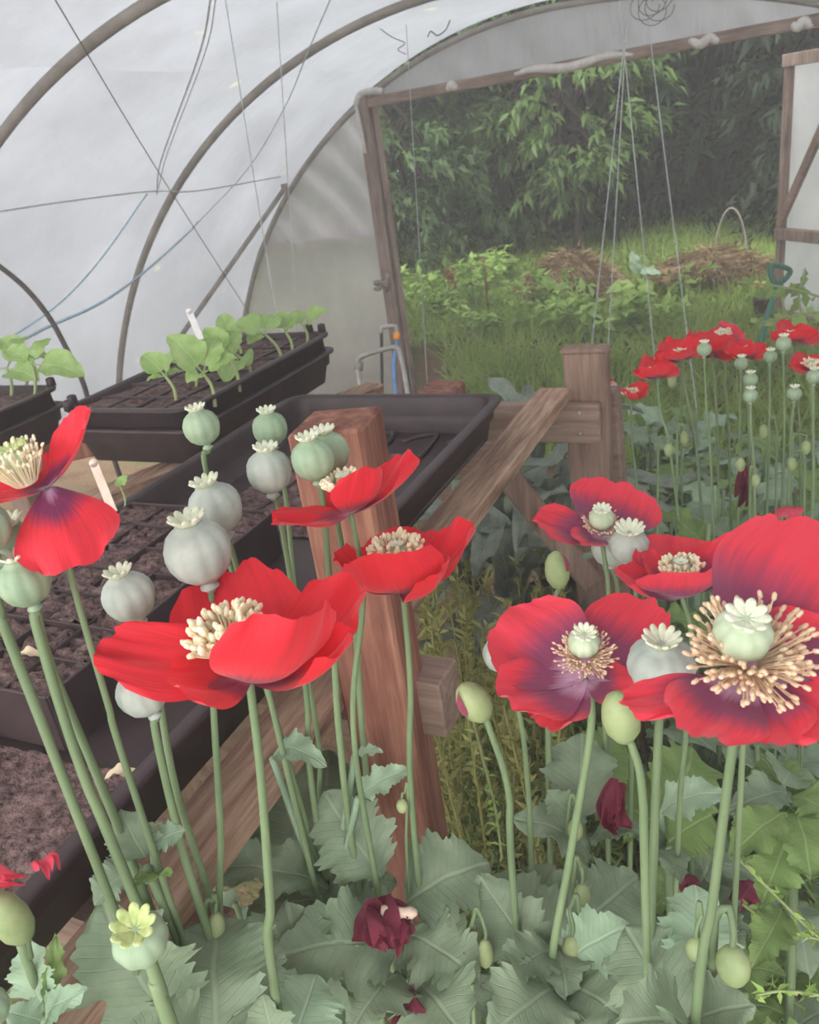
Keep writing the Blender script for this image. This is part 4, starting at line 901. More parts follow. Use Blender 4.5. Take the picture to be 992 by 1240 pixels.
flower('two-petalled pink-red poppy before the far brown post', (728, 648), .68, [
    (647, 628, .0, 66, nv(.2, .2, .5, 1), -.10, .16, .05),
    (700, 656, -.02, 52, nv(.2, .3, .4, 1), -.04, .10, .04),
    (758, 586, .03, 116, nv(-.2, -.1, .9, .5), -.10, .16, .04)],
    [(737, 720), (732, 800), (733, 900)], (729, 628, -.004), 15, nv(0, 0, .25, 1), 'petal_mauve', ((730, 637, 0), 12, 14, 80, 'stamen_tan', .7, .0005, 'stamen_ring', (-.1, .7)), seed=5, r=.0027)
flower('pink-red cupped poppy behind the seed heads, right petal folded up', (826, 722), .62, [
    (815, 648, .04, 112, nv(.05, 0, .9, .4), -.14, .16, .03),
    (893, 650, .01, 56, nv(-.7, 0, .7, .4), -.10, .2, .03),
    (843, 692, -.03, 128, nv(0, 0, -.5, 1), -.2, .2, .03),
    (745, 690, .0, 54, nv(.4, .2, .3, 1), -.1, .12, .05),
    (784, 668, .02, 54, nv(.5, 0, .7, .5), -.1, .15, .03)],
    [(838, 780), (830, 900), (822, 1000)], (825, 690, 0), 12, UP, 'petal_mauve', ((825, 698, 0), 12, 18, 80, 'stamen', .9, .0009, 'stamen_ring', (.7, 1.35)), seed=6, r=.0027)
flower('wide open four-petalled poppy with purple blotches and a fringed pod at the middle', (708, 822), .50, [
    (606, 748, .03, 140, nv(.4, -.1, .9, .4), -.06, .16, .03),
    (794, 730, .03, 108, nv(-.4, -.1, .9, .4), -.08, .18, .04),
    (604, 838, -.02, 104, nv(.15, .55, .5, .7), -.10, .06, .05),
    (766, 832, -.01, 74, nv(-.2, .5, .5, .7), -.05, .06, .04),
    (652, 878, -.03, 70, nv(.05, .6, .5, .6), -.08, .0, .05)],
    [(716, 880), (690, 1040), (662, 1235)], (707, 778, -.008), 19, nv(.03, 0, .42, 1), 'petal_mauve', ((708, 796, -.004), 8, 31, 190, 'stamen_tan', .6, .00045, 'stamen_ring', (-.5, 1.1)), seed=7, r=.0033)
flower('largest pink-red poppy at the right edge with a star-topped pod in a halo of stamens', (898, 822), .38, [
    (1004, 648, .05, 214, nv(-.25, -.2, .9, .3), -.08, .2, .03),
    (1062, 812, .01, 190, nv(-.4, .2, .7, .5), -.08, .12, .04),
    (752, 854, -.01, 70, nv(.2, .5, .4, .9), -.06, .06, .04),
    (838, 888, -.03, 130, nv(.05, .6, .5, .7), -.05, .0, .05),
    (930, 902, -.03, 150, nv(0, .6, .5, .7), -.06, .0, .05),
    (1010, 880, -.02, 130, nv(-.1, .6, .5, .7), -.06, .05, .05)],
    [(880, 960), (862, 1100), (842, 1240)], (899, 768, -.008), 34, nv(.0, 0, .45, 1), 'petal_mauve', ((906, 800, -.004), 12, 66, 280, 'stamen_tan', .6, .00075, 'stamen_ring', (-.5, 1.1)), seed=8, r=.0033, ribs=9)
# --- near seed heads
cap = capsule_plant
cap('biggest pale seed head on the left, touching the back petal of the scarlet poppy', 240, 668, .48, 40, [(258, 840), (267, 1000), (277, 1210)], nv(-.06, 0, 0, 1), r=.0029)
cap('rounded grey-green seed head just above and behind the biggest one on the left', 261, 615, .52, 32, [(290, 700), (328, 850), (376, 1050)], nv(-.15, 0, 0, 1), r=.0026)
cap('small bluish green seed head highest on the left, in front of the seedling tray', 244, 517, .52, 22, [(250, 572), (300, 760), (372, 1000)], nv(-.06, 0, 0, 1), 'capsule', r=.0024)
cap('bluish green seed head directly beside the red-brown post top', 327, 519, .56, 21, [(346, 600), (362, 760), (386, 900), (395, 1050)], nv(.02, 0, 0, 1), 'capsule', r=.0024)
cap('grey seed head just below another one left of the red-brown post', 326, 570, .54, 27, [(337, 615), (355, 720), (372, 850), (384, 1000)], nv(.06, 0, 0, 1), r=.0026)
cap('green-tinged seed head of the overlapping pair, the lower and nearer one', 379, 556, .52, 26, [(392, 615), (403, 760), (412, 900), (437, 1090)], nv(-.05, 0, 0, 1), 'capsule', r=.0029)
cap('seed head of the overlapping pair, half hidden behind its neighbour', 397, 548, .55, 26, [(405, 610), (430, 760), (440, 900), (462, 1090)], nv(-.03, 0, 0, 1), 'capsule', r=.0029)
cap('grey seed head over the bare compost, clear of all petals', 156, 722, .475, 31, [(186, 800), (212, 950), (262, 1110)], nv(-.10, 0, 0, 1), r=.0028)
cap('grey seed head peeping out beneath the left petal of the large scarlet poppy', 172, 838, .47, 30, [(188, 885), (214, 1000), (246, 1110)], nv(-.2, 0, 0, 1), r=.0031)
cap('bluish green seed head in front at the left edge', 29, 704, .40, 31, [(46, 765), (98, 930), (168, 1100)], nv(-.04, 0, 0, 1), 'capsule', r=.0033)
cap('larger seed head overlapped by the bluish one at the left edge', 22, 668, .415, 37, [(60, 800), (118, 940), (182, 1100)], nv(-.04, 0, 0, 1), 'capsule', r=.003)
cap('partly cut off seed head at the left edge under the broken poppy', -22, 640, .385, 33, [(0, 740), (60, 900)], UP, 'capsule', r=.003)
cap('big lavender-grey ribbed seed head in front on the right', 801, 805, .46, 40, [(798, 880), (793, 1000), (786, 1235)], nv(0, 0, .1, 1), squat=.86, ribs=11, r=.0034)
cap('lavender seed head of the touching pair below the two-petalled poppy', 762, 661, .66, 24, [(769, 700), (770, 800), (765, 900)], nv(0, 0, .18, 1), squat=.86, ribs=12, r=.0026, disc=.78)
cap('paler seed head half hidden behind the lavender one of the touching pair', 741, 664, .70, 24, [(748, 720), (742, 820), (738, 900)], nv(0, 0, .15, 1), squat=.86, ribs=12, r=.0026, disc=.7)
cap('seed head mostly hidden behind the tall petal of the largest poppy', 903, 712, .62, 27, [(906, 800), (900, 900)], UP, r=.003)
cap('seed head almost hidden behind the wide open four-petalled poppy', 607, 792, .62, 22, [(630, 870), (640, 960), (648, 1100)], UP, r=.0028)
cap('spent seed head with a yellow-green crown low in the left corner', 170, 1138, .42, 33, [(196, 1205), (214, 1262)], nv(.12, 0, .35, 1), 'capsule', 'stigma_green', r=.0048, squat=.9, disc=.84, ribs=9)
cap('blurred seed head just cut off in the bottom left corner', -14, 1222, .36, 24, [(-10, 1270)], UP, 'capsule', r=.003)
# --- buds
def bud(label, px, py, d, rpx, lpx, mids, axis, nod=False, red=False, group=None, mat='bud'):
    c = at(px, py, d); R = rpx * d / F; hl = lpx * d / F / 2; ax = unit(axis)
    if nod:   # hanging bud on a hooked stalk
        top = c - ax * hl; pts = [top, top - ax * R * 1.0 + IMX * R * .1, at(mids[0][0], mids[0][1], d)]; rest = stem_path(pts[-1], mids[1:]); path = bez(pts, 6)[:-1] + rest
    else: path = stem_path(c - ax * hl, mids)
    t = thing('poppy_bud', label, 'poppy bud', path[-1], group)
    mb = MB().lathe([(R * .22, -hl * 1.02, 0), (R * .55, -hl * .88, 0), (R * .9, -hl * .5, 1), (R, -hl * .05, 1), (R * .9, hl * .42, 1), (R * .62, hl * .78, 1), (R * .25, hl * .97, 0), (R * .04, hl * 1.02, 0)], c, ax, 24, 2, .05)
    mb.build('bud_case', M[mat], t); stalk(t, path, min(.003, R * .3))
    if red:
        s = unit(np.cross(ax, TOV)); rows = []
        for i in range(9):
            v = i / 8; h = hl * (-.45 + 1.35 * v); w = R * .34 * math.sin(PI * min(1, .1 + v * .85)); rad = R * math.sqrt(max(.02, 1 - (h / hl) ** 2)) * 1.06
            rows.append([c + ax * h + (s * math.sin(red + k * w / R) + TOV * math.cos(red + k * w / R)) * rad for k in (-1, -.5, 0, .5, 1)])
        MB().grid(rows).build('petal', M['petal'], t, 'crumpled scarlet petal showing through the split case')
    return t
bud('opening bud with a red split, before the foot of the far brown post', 675, 690, .66, 15, 50, [(672, 730), (668, 800), (664, 900)], nv(-.02, 0, 0, 1), red=.85)
bud('large olive bud leaning left beside the sawn crossbar end', 574, 850, .54, 20, 60, [(592, 880), (616, 960), (622, 1080)], nv(-.45, 0, .1, 1), red=-.9)
bud('large upright green bud tucked under the largest poppy', 752, 868, .46, 23, 74, [(766, 905), (778, 960), (782, 1100)], nv(-.12, 0, 0, 1))
bud('fat green bud in the bottom left corner', 12, 1112, .44, 23, 84, [(36, 1160), (56, 1225)], nv(-.15, 0, .1, 1))
bud('hanging round bud on a hooked stalk at the bottom right', 888, 1170, .50, 20, 50, [(884, 1098), (868, 1110), (862, 1180)], nv(.05, -1, 0, -.3), True)
NB = 'small nodding buds among the foreground leaves'
for (px, py, d, r, l, mids, lb) in ((693, 1150, .62, 12, 34, [(690, 1100), (700, 1090), (702, 1200)], 'small hanging bud in the leaves below the four-petalled poppy'),
    (697, 1005, .70, 9, 28, [(700, 972), (690, 970), (688, 1080)], 'small green bud before the dark fallen petal'),
    (705, 1085, .66, 10, 30, [(704, 1050), (697, 1045), (694, 1150)], 'slim bud hanging beneath the pale young leaf in the middle'),
    (588, 1155, .62, 10, 36, [(583, 1110), (575, 1106), (572, 1200)], 'slim bud left of the wilted purple flower stalks at the bottom middle'),
    (262, 1122, .55, 11, 34, [(262, 1092), (258, 1088), (254, 1180)], 'bud poking up between the leaves under the large scarlet poppy'),
    (487, 976, .62, 7, 18, [(490, 960), (494, 958), (497, 1100)], 'tiny bud in front of the red-brown post'),
    (843, 1150, .52, 12, 30, [(850, 1108), (846, 1100), (842, 1220)], 'pale young bud left of the hooked stalk at the bottom right')):
    bud(lb, px, py, d, r, l, mids, nv(0, -1, 0, -.3), True, group=NB)
# --- wilted and fallen petals
def wilted(label, px, py, d, w, h, mat, seed, name='fallen_petal', n=3, facing=None):
    t = thing(name, label, 'wilted petal', at(px, py, d)); rr = random.Random(seed)
    for k in range(n):
        b = at(px + rr.uniform(-.3, .3) * w, py - h * rr.uniform(.35, .55), d + .003 * k); tp = at(px + rr.uniform(-.45, .45) * w, py + h * rr.uniform(.2, .55), d - .012 - .005 * k)
        petal_mesh(b, tp, w * d / F * rr.uniform(.55, .95), facing if facing is not None else nv(rr.uniform(-.8, .8), 0, 1, .2), rr.uniform(-.1, .2), rr.uniform(-.35, .2), .26, seed + k, 23, 18, .3).build('petal', M[mat], t)
    return t
t = wilted('dark purple wilted flower head with a pale tip among the leaves', 462, 1118, .62, 64, 66, 'petal_dark', 3, 'wilted_poppy', 4)
mb = MB(); mb.lathe([(.0065, -.014, 0), (.0055, -.006, 0), (.004, .002, 0), (.0045, .008, 0), (.002, .012, 0)], at(486, 1106, .61), nv(1, .15, .2, 0), 14); mb.build('pale_tip', M['label_dirty'], t, 'pale dried petal base')
wilted('dark red petal fallen among the leaves under the four-petalled poppy', 752, 976, .72, 50, 62, 'petal_dark', 8)
wilted('dark red drooping petals hanging in the far poppy bed', 907, 588, 1.35, 24, 52, 'petal_dark', 12)
wilted('fallen scarlet petal resting on a grey leaf in the far bed', 948, 622, 1.25, 36, 24, 'petal_fallen', 15, n=1)
wilted('dull red petal lying in the shade at the lower right', 832, 1070, .95, 34, 30, 'petal_dark', 18, n=2)
wilted('maroon petal curled on the ground leaves near the right edge', 912, 1082, .95, 40, 34, 'petal_dark', 21, n=2)
wilted('small dark petal near the right edge above the toothed leaves', 942, 955, 1.0, 26, 30, 'petal_dark', 24, n=2)
wilted('shrivelled purple petal at the bottom left of the middle leaves', 480, 1228, .60, 70, 40, 'petal_dark', 27, n=3)
wilted('little purple petal beside the slim bud at the bottom middle', 574, 1155, .63, 22, 24, 'petal_dark', 29, n=2)
wilted('bright pink petal lying in the compost near the bottom left corner', 8, 1062, .44, 26, 26, 'petal_fallen', 31, n=2)
wilted('bright pink petal stuck to the inside of the tray rim', 50, 1050, .45, 38, 20, 'petal_fallen', 33, n=1, facing=nv(.3, .6, .6, .4))
for (px, py, lb) in ((150, 945, 'curled tan leaf scrap on the compost near the tray rim'), (38, 800, 'yellow leaf scrap on the bare compost cells')):
    p = on_z(px, py, ZB + (.024 if py > 900 else .062)); mb = MB(); leaf_mesh(mb, p + [-.014, -.006, .002], p + [.014, .008, .003], .012, UP, .2, .3, 3, .05, .05, 4, 14, 7)
    tag(mb.build('dry_leaf', M['cloth']), lb, 'dry leaf')
# ------------------------------------------------------------------ leafy poppy plants in the foreground: (base px,py,d)->(tip px,py,d) width px, normal, material
def leafy(label, foot, leaves, group='leafy poppy plants in front', name='poppy_plant', stem_r=.005):
    """foot = picture point (px, py, d) of the crown of the plant; a stem runs from there to the soil"""
    c = at(*foot); g = np.array([c[0], c[1], gz(c[0], c[1]) - .02]); t = thing(name, label, 'plant', g, group)
    mb = MB(); mb.tube(bez([c, c * .6 + g * .4 + [.01, .01, 0], g], 6), [stem_r] * 12 + [stem_r * 1.2], 8); mb.build('stem', M['stem'], t)
    for k, lf in enumerate(leaves):
        (bx, by, bd), (tx, ty, td), w, n, mt, *o = lf; b = at(bx, by, bd); tp = at(tx, ty, td); kw = dict(o[0]) if o else {}
        mb = MB()
        j = c + (b - c) * 0; 
        if np.linalg.norm(b - c) > .012: mb.tube(bez([c - [0, 0, .01], (b + c) / 2 - [0, 0, .012], b], 4), .0028, 6)
        args = dict(bend=.10, cup=.10, teeth=12, tooth=.2, lobe=.14, seed=int(tx * 7 + ty) % 991, wave=.05); args.update(kw)
        leaf_mesh(mb, b, tp, w * (bd + td) / 2 / F, n, **args); mb.build('leaf', M[mt], t)
    return t
G, P_, Q = 'leaf', 'leaf_pale', 'leaf_green'
UPT = nv(0, 0, .6, .8)
leafy('leafy poppy plant in the bottom left with two broad overlapping toothed leaves', (235, 1262, .52), [
    ((215, 1235, .52), (118, 1100, .50), 150, nv(-.2, .1, .8, .5), G), ((262, 1250, .50), (262, 1105, .56), 150, nv(.1, 0, .9, .4), G), ((240, 1260, .5), (170, 1245, .46), 90, UPT, G), ((255, 1255, .53), (330, 1100, .6), 80, nv(.4, 0, .6, .6), G)])
leafy('small leafy shoot clasping the stalk in front of the tray rim', (178, 1050, .50), [
    ((176, 1038, .50), (146, 984, .49), 58, nv(.1, 0, .8, .6), G), ((186, 1024, .5), (222, 1004, .5), 36, nv(0, .3, .6, .9), P_), ((170, 1052, .5), (205, 1060, .48), 44, nv(0, 0, .5, -.8), Q), ((165, 1048, .52), (112, 1092, .50), 62, nv(-.5, 0, .7, .3), G)], stem_r=.003)
leafy('yellowish green young shoot in the bottom left corner', (52, 1232, .46), [
    ((50, 1215, .46), (34, 1142, .46), 58, nv(-.1, 0, .9, .3), P_), ((54, 1215, .46), (70, 1135, .46), 26, nv(.7, 0, .5, .3), Q), ((55, 1232, .46), (95, 1200, .44), 40, UPT, P_), ((50, 1236, .45), (10, 1225, .43), 40, UPT, P_)], stem_r=.003)
leafy('poppy plant left of bottom middle with a pale leaf over the long stalk', (352, 1275, .56), [
    ((352, 1268, .55), (384, 1178, .58), 92, nv(.2, 0, .8, .5), P_), ((340, 1270, .54), (318, 1215, .52), 70, UPT, G), ((372, 1260, .60), (432, 1200, .64), 70, UPT, G), ((400, 1240, .62), (345, 1100, .62), 120, nv(-.2, .2, .8, .5), G)])
leafy('broad-leaved poppy plant in the middle with a big drooping grey-green leaf', (490, 1168, .64), [
    ((482, 1150, .63), (336, 1148, .60), 112, nv(-.1, .5, .7, .7), G, dict(bend=.16)), ((486, 1140, .65), (372, 1095, .67), 90, nv(-.1, .4, .7, .7), G), ((492, 1095, .66), (588, 1040, .66), 112, nv(.1, .5, .7, .7), G, dict(bend=.12)),
    ((492, 1130, .64), (578, 1180, .60), 96, nv(.2, .4, .7, .7), G), ((480, 1180, .62), (430, 1235, .56), 90, nv(0, .5, .7, .6), G), ((505, 1190, .62), (560, 1250, .56), 110, nv(.1, .5, .7, .6), G)])
leafy('tall grey-leaved poppy standing before the red-brown post', (392, 1085, .70), [
    ((462, 1062, .66), (392, 962, .66), 94, nv(.1, 0, .95, .3), G), ((434, 966, .62), (494, 928, .62), 36, nv(-.1, .4, .7, .7), P_), ((330, 918, .62), (386, 912, .60), 48, nv(.2, .5, .4, .8), P_, dict(bend=.25)), ((430, 915, .62), (462, 908, .61), 20, nv(0, .6, .3, .8), P_),
    ((376, 1062, .74), (330, 905, .78), 110, nv(-.2, 0, .95, .3), G), ((385, 1060, .76), (400, 905, .82), 100, nv(.2, 0, .95, .3), G), ((400, 1078, .68), (250, 1040, .64), 66, nv(-.1, .5, .5, .8), G), ((400, 1080, .70), (480, 1065, .70), 60, nv(.1, .5, .6, .7), G), ((385, 1090, .68), (300, 1110, .64), 70, nv(-.1, .5, .5, .8), G)])
leafy('poppy plant with an upright scalloped leaf behind the four-petalled flower stalk', (700, 1010, .76), [
    ((698, 998, .74), (706, 888, .76), 84, nv(-.1, 0, .95, .2), G, dict(tooth=.14, shape=1.1)), ((716, 1035, .74), (634, 985, .70), 66, nv(-.1, .5, .6, .7), G), ((690, 985, .73), (665, 960, .72), 40, nv(-.4, .2, .8, .4), G), ((710, 960, .8), (745, 880, .84), 70, nv(.2, 0, .9, .4), Q), ((716, 1015, .74), (772, 1000, .70), 44, nv(.2, .5, .6, .7), G)])
leafy('bushy poppy plant at the bottom middle with ruffled leaves crossing the stalks', (672, 1180, .64), [
    ((660, 1172, .64), (582, 1065, .64), 82, nv(-.3, .2, .8, .5), G), ((686, 1165, .62), (756, 1120, .60), 80, nv(.1, .5, .7, .6), P_), ((672, 1150, .62), (608, 1180, .58), 64, nv(-.1, .5, .7, .6), G), ((674, 1145, .64), (686, 1195, .58), 74, nv(.0, .5, .8, .5), G), ((690, 1150, .68), (590, 1060, .72), 80, nv(-.1, .2, .8, .5), G), ((700, 1130, .70), (640, 1050, .72), 80, nv(-.2, .3, .8, .5), G),
    ((690, 1130, .70), (775, 1060, .72), 100, nv(.2, .3, .8, .5), G), ((680, 1195, .60), (600, 1245, .54), 110, nv(-.1, .5, .7, .6), G), ((690, 1195, .60), (750, 1225, .56), 100, nv(.1, .5, .7, .6), G), ((672, 1190, .62), (650, 1275, .54), 90, nv(0, .5, .8, .5), G)])
leafy('large poppy plant in the bottom right with broad pale grey-green leaves', (838, 1225, .56), [
    ((838, 1180, .55), (846, 1072, .57), 92, nv(.1, 0, .95, .3), P_), ((830, 1235, .54), (758, 1125, .56), 120, nv(-.3, .1, .8, .5), G), ((846, 1235, .53), (905, 1215, .50), 90, nv(.2, .4, .7, .6), G), ((836, 1245, .52), (760, 1232, .48), 110, nv(-.1, .5, .7, .6), G), ((850, 1225, .55), (890, 1195, .54), 44, nv(.3, .4, .6, .6), Q), ((840, 1215, .56), (800, 1110, .6), 90, nv(-.1, .1, .9, .4), G), ((842, 1255, .5), (850, 1290, .45), 100, UPT, G)])
leafy('poppy plant right of the big ribbed seed head stalk with a pale horizontal leaf', (806, 1000, .78), [
    ((800, 984, .74), (874, 954, .72), 52, nv(.0, .5, .6, .8), P_, dict(bend=.14)), ((810, 1020, .76), (862, 985, .76), 74, nv(.1, .4, .7, .6), Q), ((800, 1030, .76), (825, 1060, .70), 40, nv(.1, .5, .6, .7), G), ((806, 990, .80), (845, 900, .86), 90, nv(.1, .1, .9, .4), Q), ((800, 1000, .8), (720, 960, .84), 80, nv(-.1, .3, .8, .5), Q)])
leafy('olive-leaved poppy plant at the right edge with long toothed leaves', (962, 1010, .84), [
    ((950, 985, .80), (888, 1030, .76), 56, nv(-.2, .5, .7, .6), Q), ((955, 960, .84), (888, 975, .80), 52, nv(-.1, .5, .7, .6), G), ((958, 975, .82), (985, 1060, .76), 80, nv(.1, .5, .8, .4), Q), ((960, 965, .84), (1010, 985, .80), 70, nv(.2, .5, .7, .6), Q), ((948, 950, .86), (958, 930, .90), 60, nv(0, .3, .8, .5), G), ((955, 1010, .84), (925, 1090, .80), 60, nv(-.1, .5, .7, .4), Q), ((965, 1010, .84), (925, 910, .92), 70, nv(-.1, .2, .9, .4), Q), ((948, 1100, .80), (915, 1165, .74), 46, nv(0, .5, .8, .4), Q)])
# understory: fuller plants further down that fill the bed between the hero leaves
def fill_plant(x, y, h, n, label, group, mats, lmin=.09, lmax=.17, seed=0, name='poppy_plant', wr=.62, bare=.25):
    rr = random.Random(seed); z0 = gz(x, y) - .02; t = thing(name, label, 'plant', (x, y, z0), group)
    lean = np.array([rr.uniform(-.06, .06), rr.uniform(-.06, .06), 0]); pts = bez([np.array([x, y, z0]), np.array([x, y, z0 + h * .5]) + lean * .6, np.array([x, y, z0 + h]) + lean], 8)
    mb = MB(); mb.tube(pts, np.linspace(.006, .0035, len(pts)), 7); mb.build('stem', M['stem'], t)
    for k in range(n):
        f = bare + (1 - bare) * (k + .5) / n; c = pts[int(f * (len(pts) - 1))]; a = k * 2.4 + rr.uniform(-.4, .4); el = rr.uniform(-.15, .75); L = rr.uniform(lmin, lmax) * (1.1 - .35 * f)
        d = np.array([math.cos(a) * math.cos(el), math.sin(a) * math.cos(el), math.sin(el)]); mb = MB()
        leaf_mesh(mb, c, c + d * L, L * wr * rr.uniform(.8, 1.15), UP + d * .1 + np.array([0, 0, .2]), rr.uniform(.04, .2), .12, 11, .2, .14, rr.randrange(9999), 40, 7, .07, .85, .3)
        mb.build('leaf', M[rr.choice(mats)], t)
    return t
fg = 'leafy poppy plants filling the bed below the flowers'
lf = 'grey-green leafy poppy plant deep in the bed below the flowers'
rs = random.Random(8)
for i, (px, py, d, h) in enumerate(((120, 1180, .75, .55), (300, 1150, .85, .55), (440, 1190, .8, .62), (560, 1190, .85, .60), (640, 1120, 1.05, .58), (740, 1180, .85, .6), (820, 1130, .95, .55), (930, 1190, .9, .45), (985, 1130, 1.1, .5), (720, 1080, 1.15, .55), (400, 1120, 1.0, .6), (520, 1110, 1.05, .55), (240, 1200, .8, .6), (860, 1010, 1.15, .55), (955, 920, 1.25, .6), (790, 950, 1.3, .55), (690, 1230, .75, .6), (350, 1230, .75, .6))):
    p = at(px, py, d); fill_plant(p[0], p[1], max(.3, p[2] + .04), 11, lf, fg, [G, G, Q], seed=i)
# far bed on the right
fb = 'poppy plants in the far bed on the right'
lb = 'leafy grey-green poppy plant in the far bed on the right'
for i in range(34):
    px = rs.uniform(765, 1010); py = rs.uniform(515, 700); d = 1.25 + (700 - py) / 190 * 1.1 + rs.uniform(-.1, .15)
    p = at(px, py, d); fill_plant(p[0], p[1], max(.25, p[2] + .03), 10, lb, fb, [G, P_, Q], .10, .19, 100 + i, bare=.2)
# kale between the bench and the far post
kc = 'kale plants between the bench and the far post'
for i, (px, py, d) in enumerate(((640, 520, 2.0), (660, 600, 1.8), (610, 610, 1.8), (690, 640, 1.9), (560, 640, 1.9), (620, 700, 1.7))):
    p = at(px, py, d); z0 = gz(p[0], p[1]); t = thing('kale_plant', 'grey-green kale with long strap leaves behind the diagonal strut', 'plant', (p[0], p[1], z0), kc)
    mb = MB(); mb.tube([(p[0], p[1], z0), (p[0], p[1], p[2])], .012, 7); mb.build('stem', M['kale'], t)
    for k in range(11):
        a = k * 2.4; el = rs.uniform(.1, 1.1); L = rs.uniform(.2, .34); b = np.array([p[0], p[1], p[2] - .1 - .02 * k + .06]); dd = np.array([math.cos(a) * math.cos(el), math.sin(a) * math.cos(el), math.sin(el)])
        mb = MB(); leaf_mesh(mb, b, b + dd * L, L * .26, UP + dd * .2, .16, .15, 9, .05, .04, k + 11 * i, 30, 7, .05, .75, .2); mb.build('leaf', M['kale'], t)
# upright yellow-green sprigs behind the flowers
sg = 'yellow-green sprigs behind the near flowers'
for i in range(95):
    px, py = rs.uniform(495, 680), rs.uniform(630, 860); d = 1.25 + (830 - py) / 190 * .5
    p = at(px, py, d); z0 = gz(p[0], p[1]) - .02; t = thing('sprig_weed', 'upright yellow-green sprig with fine leaves behind the near flowers', 'weed', (p[0], p[1], z0), sg)
    top = p; b = np.array([p[0] + rs.uniform(-.08, .08), p[1] + rs.uniform(-.05, .05), z0]); n = 80; pts = bez([b, (b + top) / 2 + [rs.uniform(-.03, .03), 0, 0], top], 6)
    mb = MB(); mb.tube(pts, np.linspace(.004, .0015, len(pts)), 5); mb.build('stem', M['sprig'], t)
    k = rng.uniform(.3, 1, n); ii = k * (len(pts) - 1); A = np.array(pts); lo = np.clip(ii.astype(int), 0, len(pts) - 2); fr_ = (ii - lo)[:, None]; Pp = A[lo] * (1 - fr_) + A[lo + 1] * fr_
    v = unitv(n) * [1, 1, .3] + [0, 0, .7]; blades('foliage', M['sprig'], Pp, v * rng.uniform(.012, .028, (n, 1)), np.full(n, .008), unitv(n), t)
# feathery low weeds
P = []
while len(P) < 9000:
    q = at(rs.uniform(505, 760), rs.uniform(830, 1120), rs.uniform(1.3, 1.9)); 
    if q[0] > -.95: P.append((q[0], q[1], rs.uniform(0, 1) ** .7 * min(.55, max(.1, q[2])) + gz(q[0], q[1])))
P = np.array(P); n = len(P); v = unitv(n) + [0, 0, .5]
tag(blades('undergrowth', M['feathery'], P, v * rng.uniform(.02, .05, (n, 1)), rng.uniform(.004, .009, n), unitv(n)), 'feathery dark green undergrowth below the bench', 'undergrowth', kind='stuff')
P = []
while len(P) < 7000:
    q = at(rs.uniform(760, 1020), rs.uniform(840, 1240), rs.uniform(1.2, 1.7)); P.append((q[0], q[1], rs.uniform(0, 1) * .3 + gz(q[0], q[1])))
P = np.array(P); n = len(P); v = unitv(n) + [0, 0, .5]
tag(blades('undergrowth', M['feathery'], P, v * rng.uniform(.02, .05, (n, 1)), rng.uniform(.004, .008, n), unitv(n)), 'low weedy undergrowth in the lower right of the bed', 'undergrowth', kind='stuff')
# pale arching runners
def runner(pts, label, mat='bean_stem'):
    mb = MB(); w = bez([at(*p) for p in pts], 8); mb.tube(w, .0016, 5); t = thing('weed_runner', label, 'weed', w[0]); mb.build('stem', M[mat], t)
    n = 26; ii = rng.integers(0, len(w), n); blades('leaf', M['weed_light'], np.array(w)[ii], unitv(n) * .014 + [0, 0, .004], np.full(n, .005), unitv(n), t)
runner(((572, 870, .9), (590, 940, .9), (600, 980, .9), (608, 1040, .9)), 'pale thin runner rising from the undergrowth right of the paler strut')
runner(((890, 1035, .8), (930, 1075, .8), (975, 1120, .8), (1010, 1150, .8)), 'thin yellowish runner arching down to the right edge')
runner(((900, 1095, .8), (940, 1122, .8), (1000, 1140, .8)), 'second yellowish runner under the arching one at the right edge')
runner(((915, 1205, .75), (950, 1200, .75), (1000, 1206, .75)), 'pale runner crossing the bottom right corner')

# ------------------------------------------------------------------ far poppies on the right
ff = lambda *a, **k: flower(*a, **k)
def far(label, base, d, tips, mids, podc=None, podr=5, pm='petal', st=None):
    pet = [(tx, ty, dd, w, n, -.12, .16, .06) for tx, ty, dd, w, n in tips]
    return flower(label, base, d, pet, mids, podc or (base[0], base[1] - 8), podr, UP, pm, (st or (base[0], base[1] - 4), 4, 8, 30, 'stamen', .9, .0009, 'stamen_ring', (.5, 1.3)), seed=int(base[0]), r=.0028, group=None)
far('lowest scarlet poppy of the far row, petals spread left', (796, 458), 1.3, [(766, 450, 0, 26, nv(.2, .3, .3, 1)), (812, 440, .02, 40, nv(-.2, 0, .6, .7)), (790, 444, -.03, 40, nv(0, 0, -.3, 1)), (790, 432, .05, 40, nv(0, 0, .8, .5))], [(800, 500), (815, 570)])
far('scarlet poppy next above the lowest one in the far row', (824, 436), 1.35, [(792, 432, 0, 34, nv(.2, .2, .4, 1)), (845, 410, .02, 46, nv(-.3, 0, .5, .7)), (822, 424, -.04, 52, nv(0, 0, -.4, 1)), (815, 410, .05, 46, nv(0, 0, .8, .5))], [(832, 480), (845, 560)])
far('scarlet poppy with a drooping front petal, middle of the far row', (862, 430), 1.4, [(830, 418, 0, 40, nv(.3, 0, .5, .8)), (872, 412, -.03, 60, nv(0, 0, -.2, 1)), (858, 402, .05, 60, nv(0, 0, .8, .6)), (886, 430, 0, 40, nv(-.2, .2, .5, .9))], [(868, 500), (870, 580)])
far('pale pink-streaked poppy facing the viewer at the top of the far row', (876, 412), 1.55, [(864, 398, .02, 40, nv(0, 0, .9, .5)), (896, 398, 0, 44, nv(-.2, .1, .8, .6)), (880, 420, -.02, 40, nv(0, .4, .6, .7))], [(880, 480), (884, 560)], pm='petal_mauve')
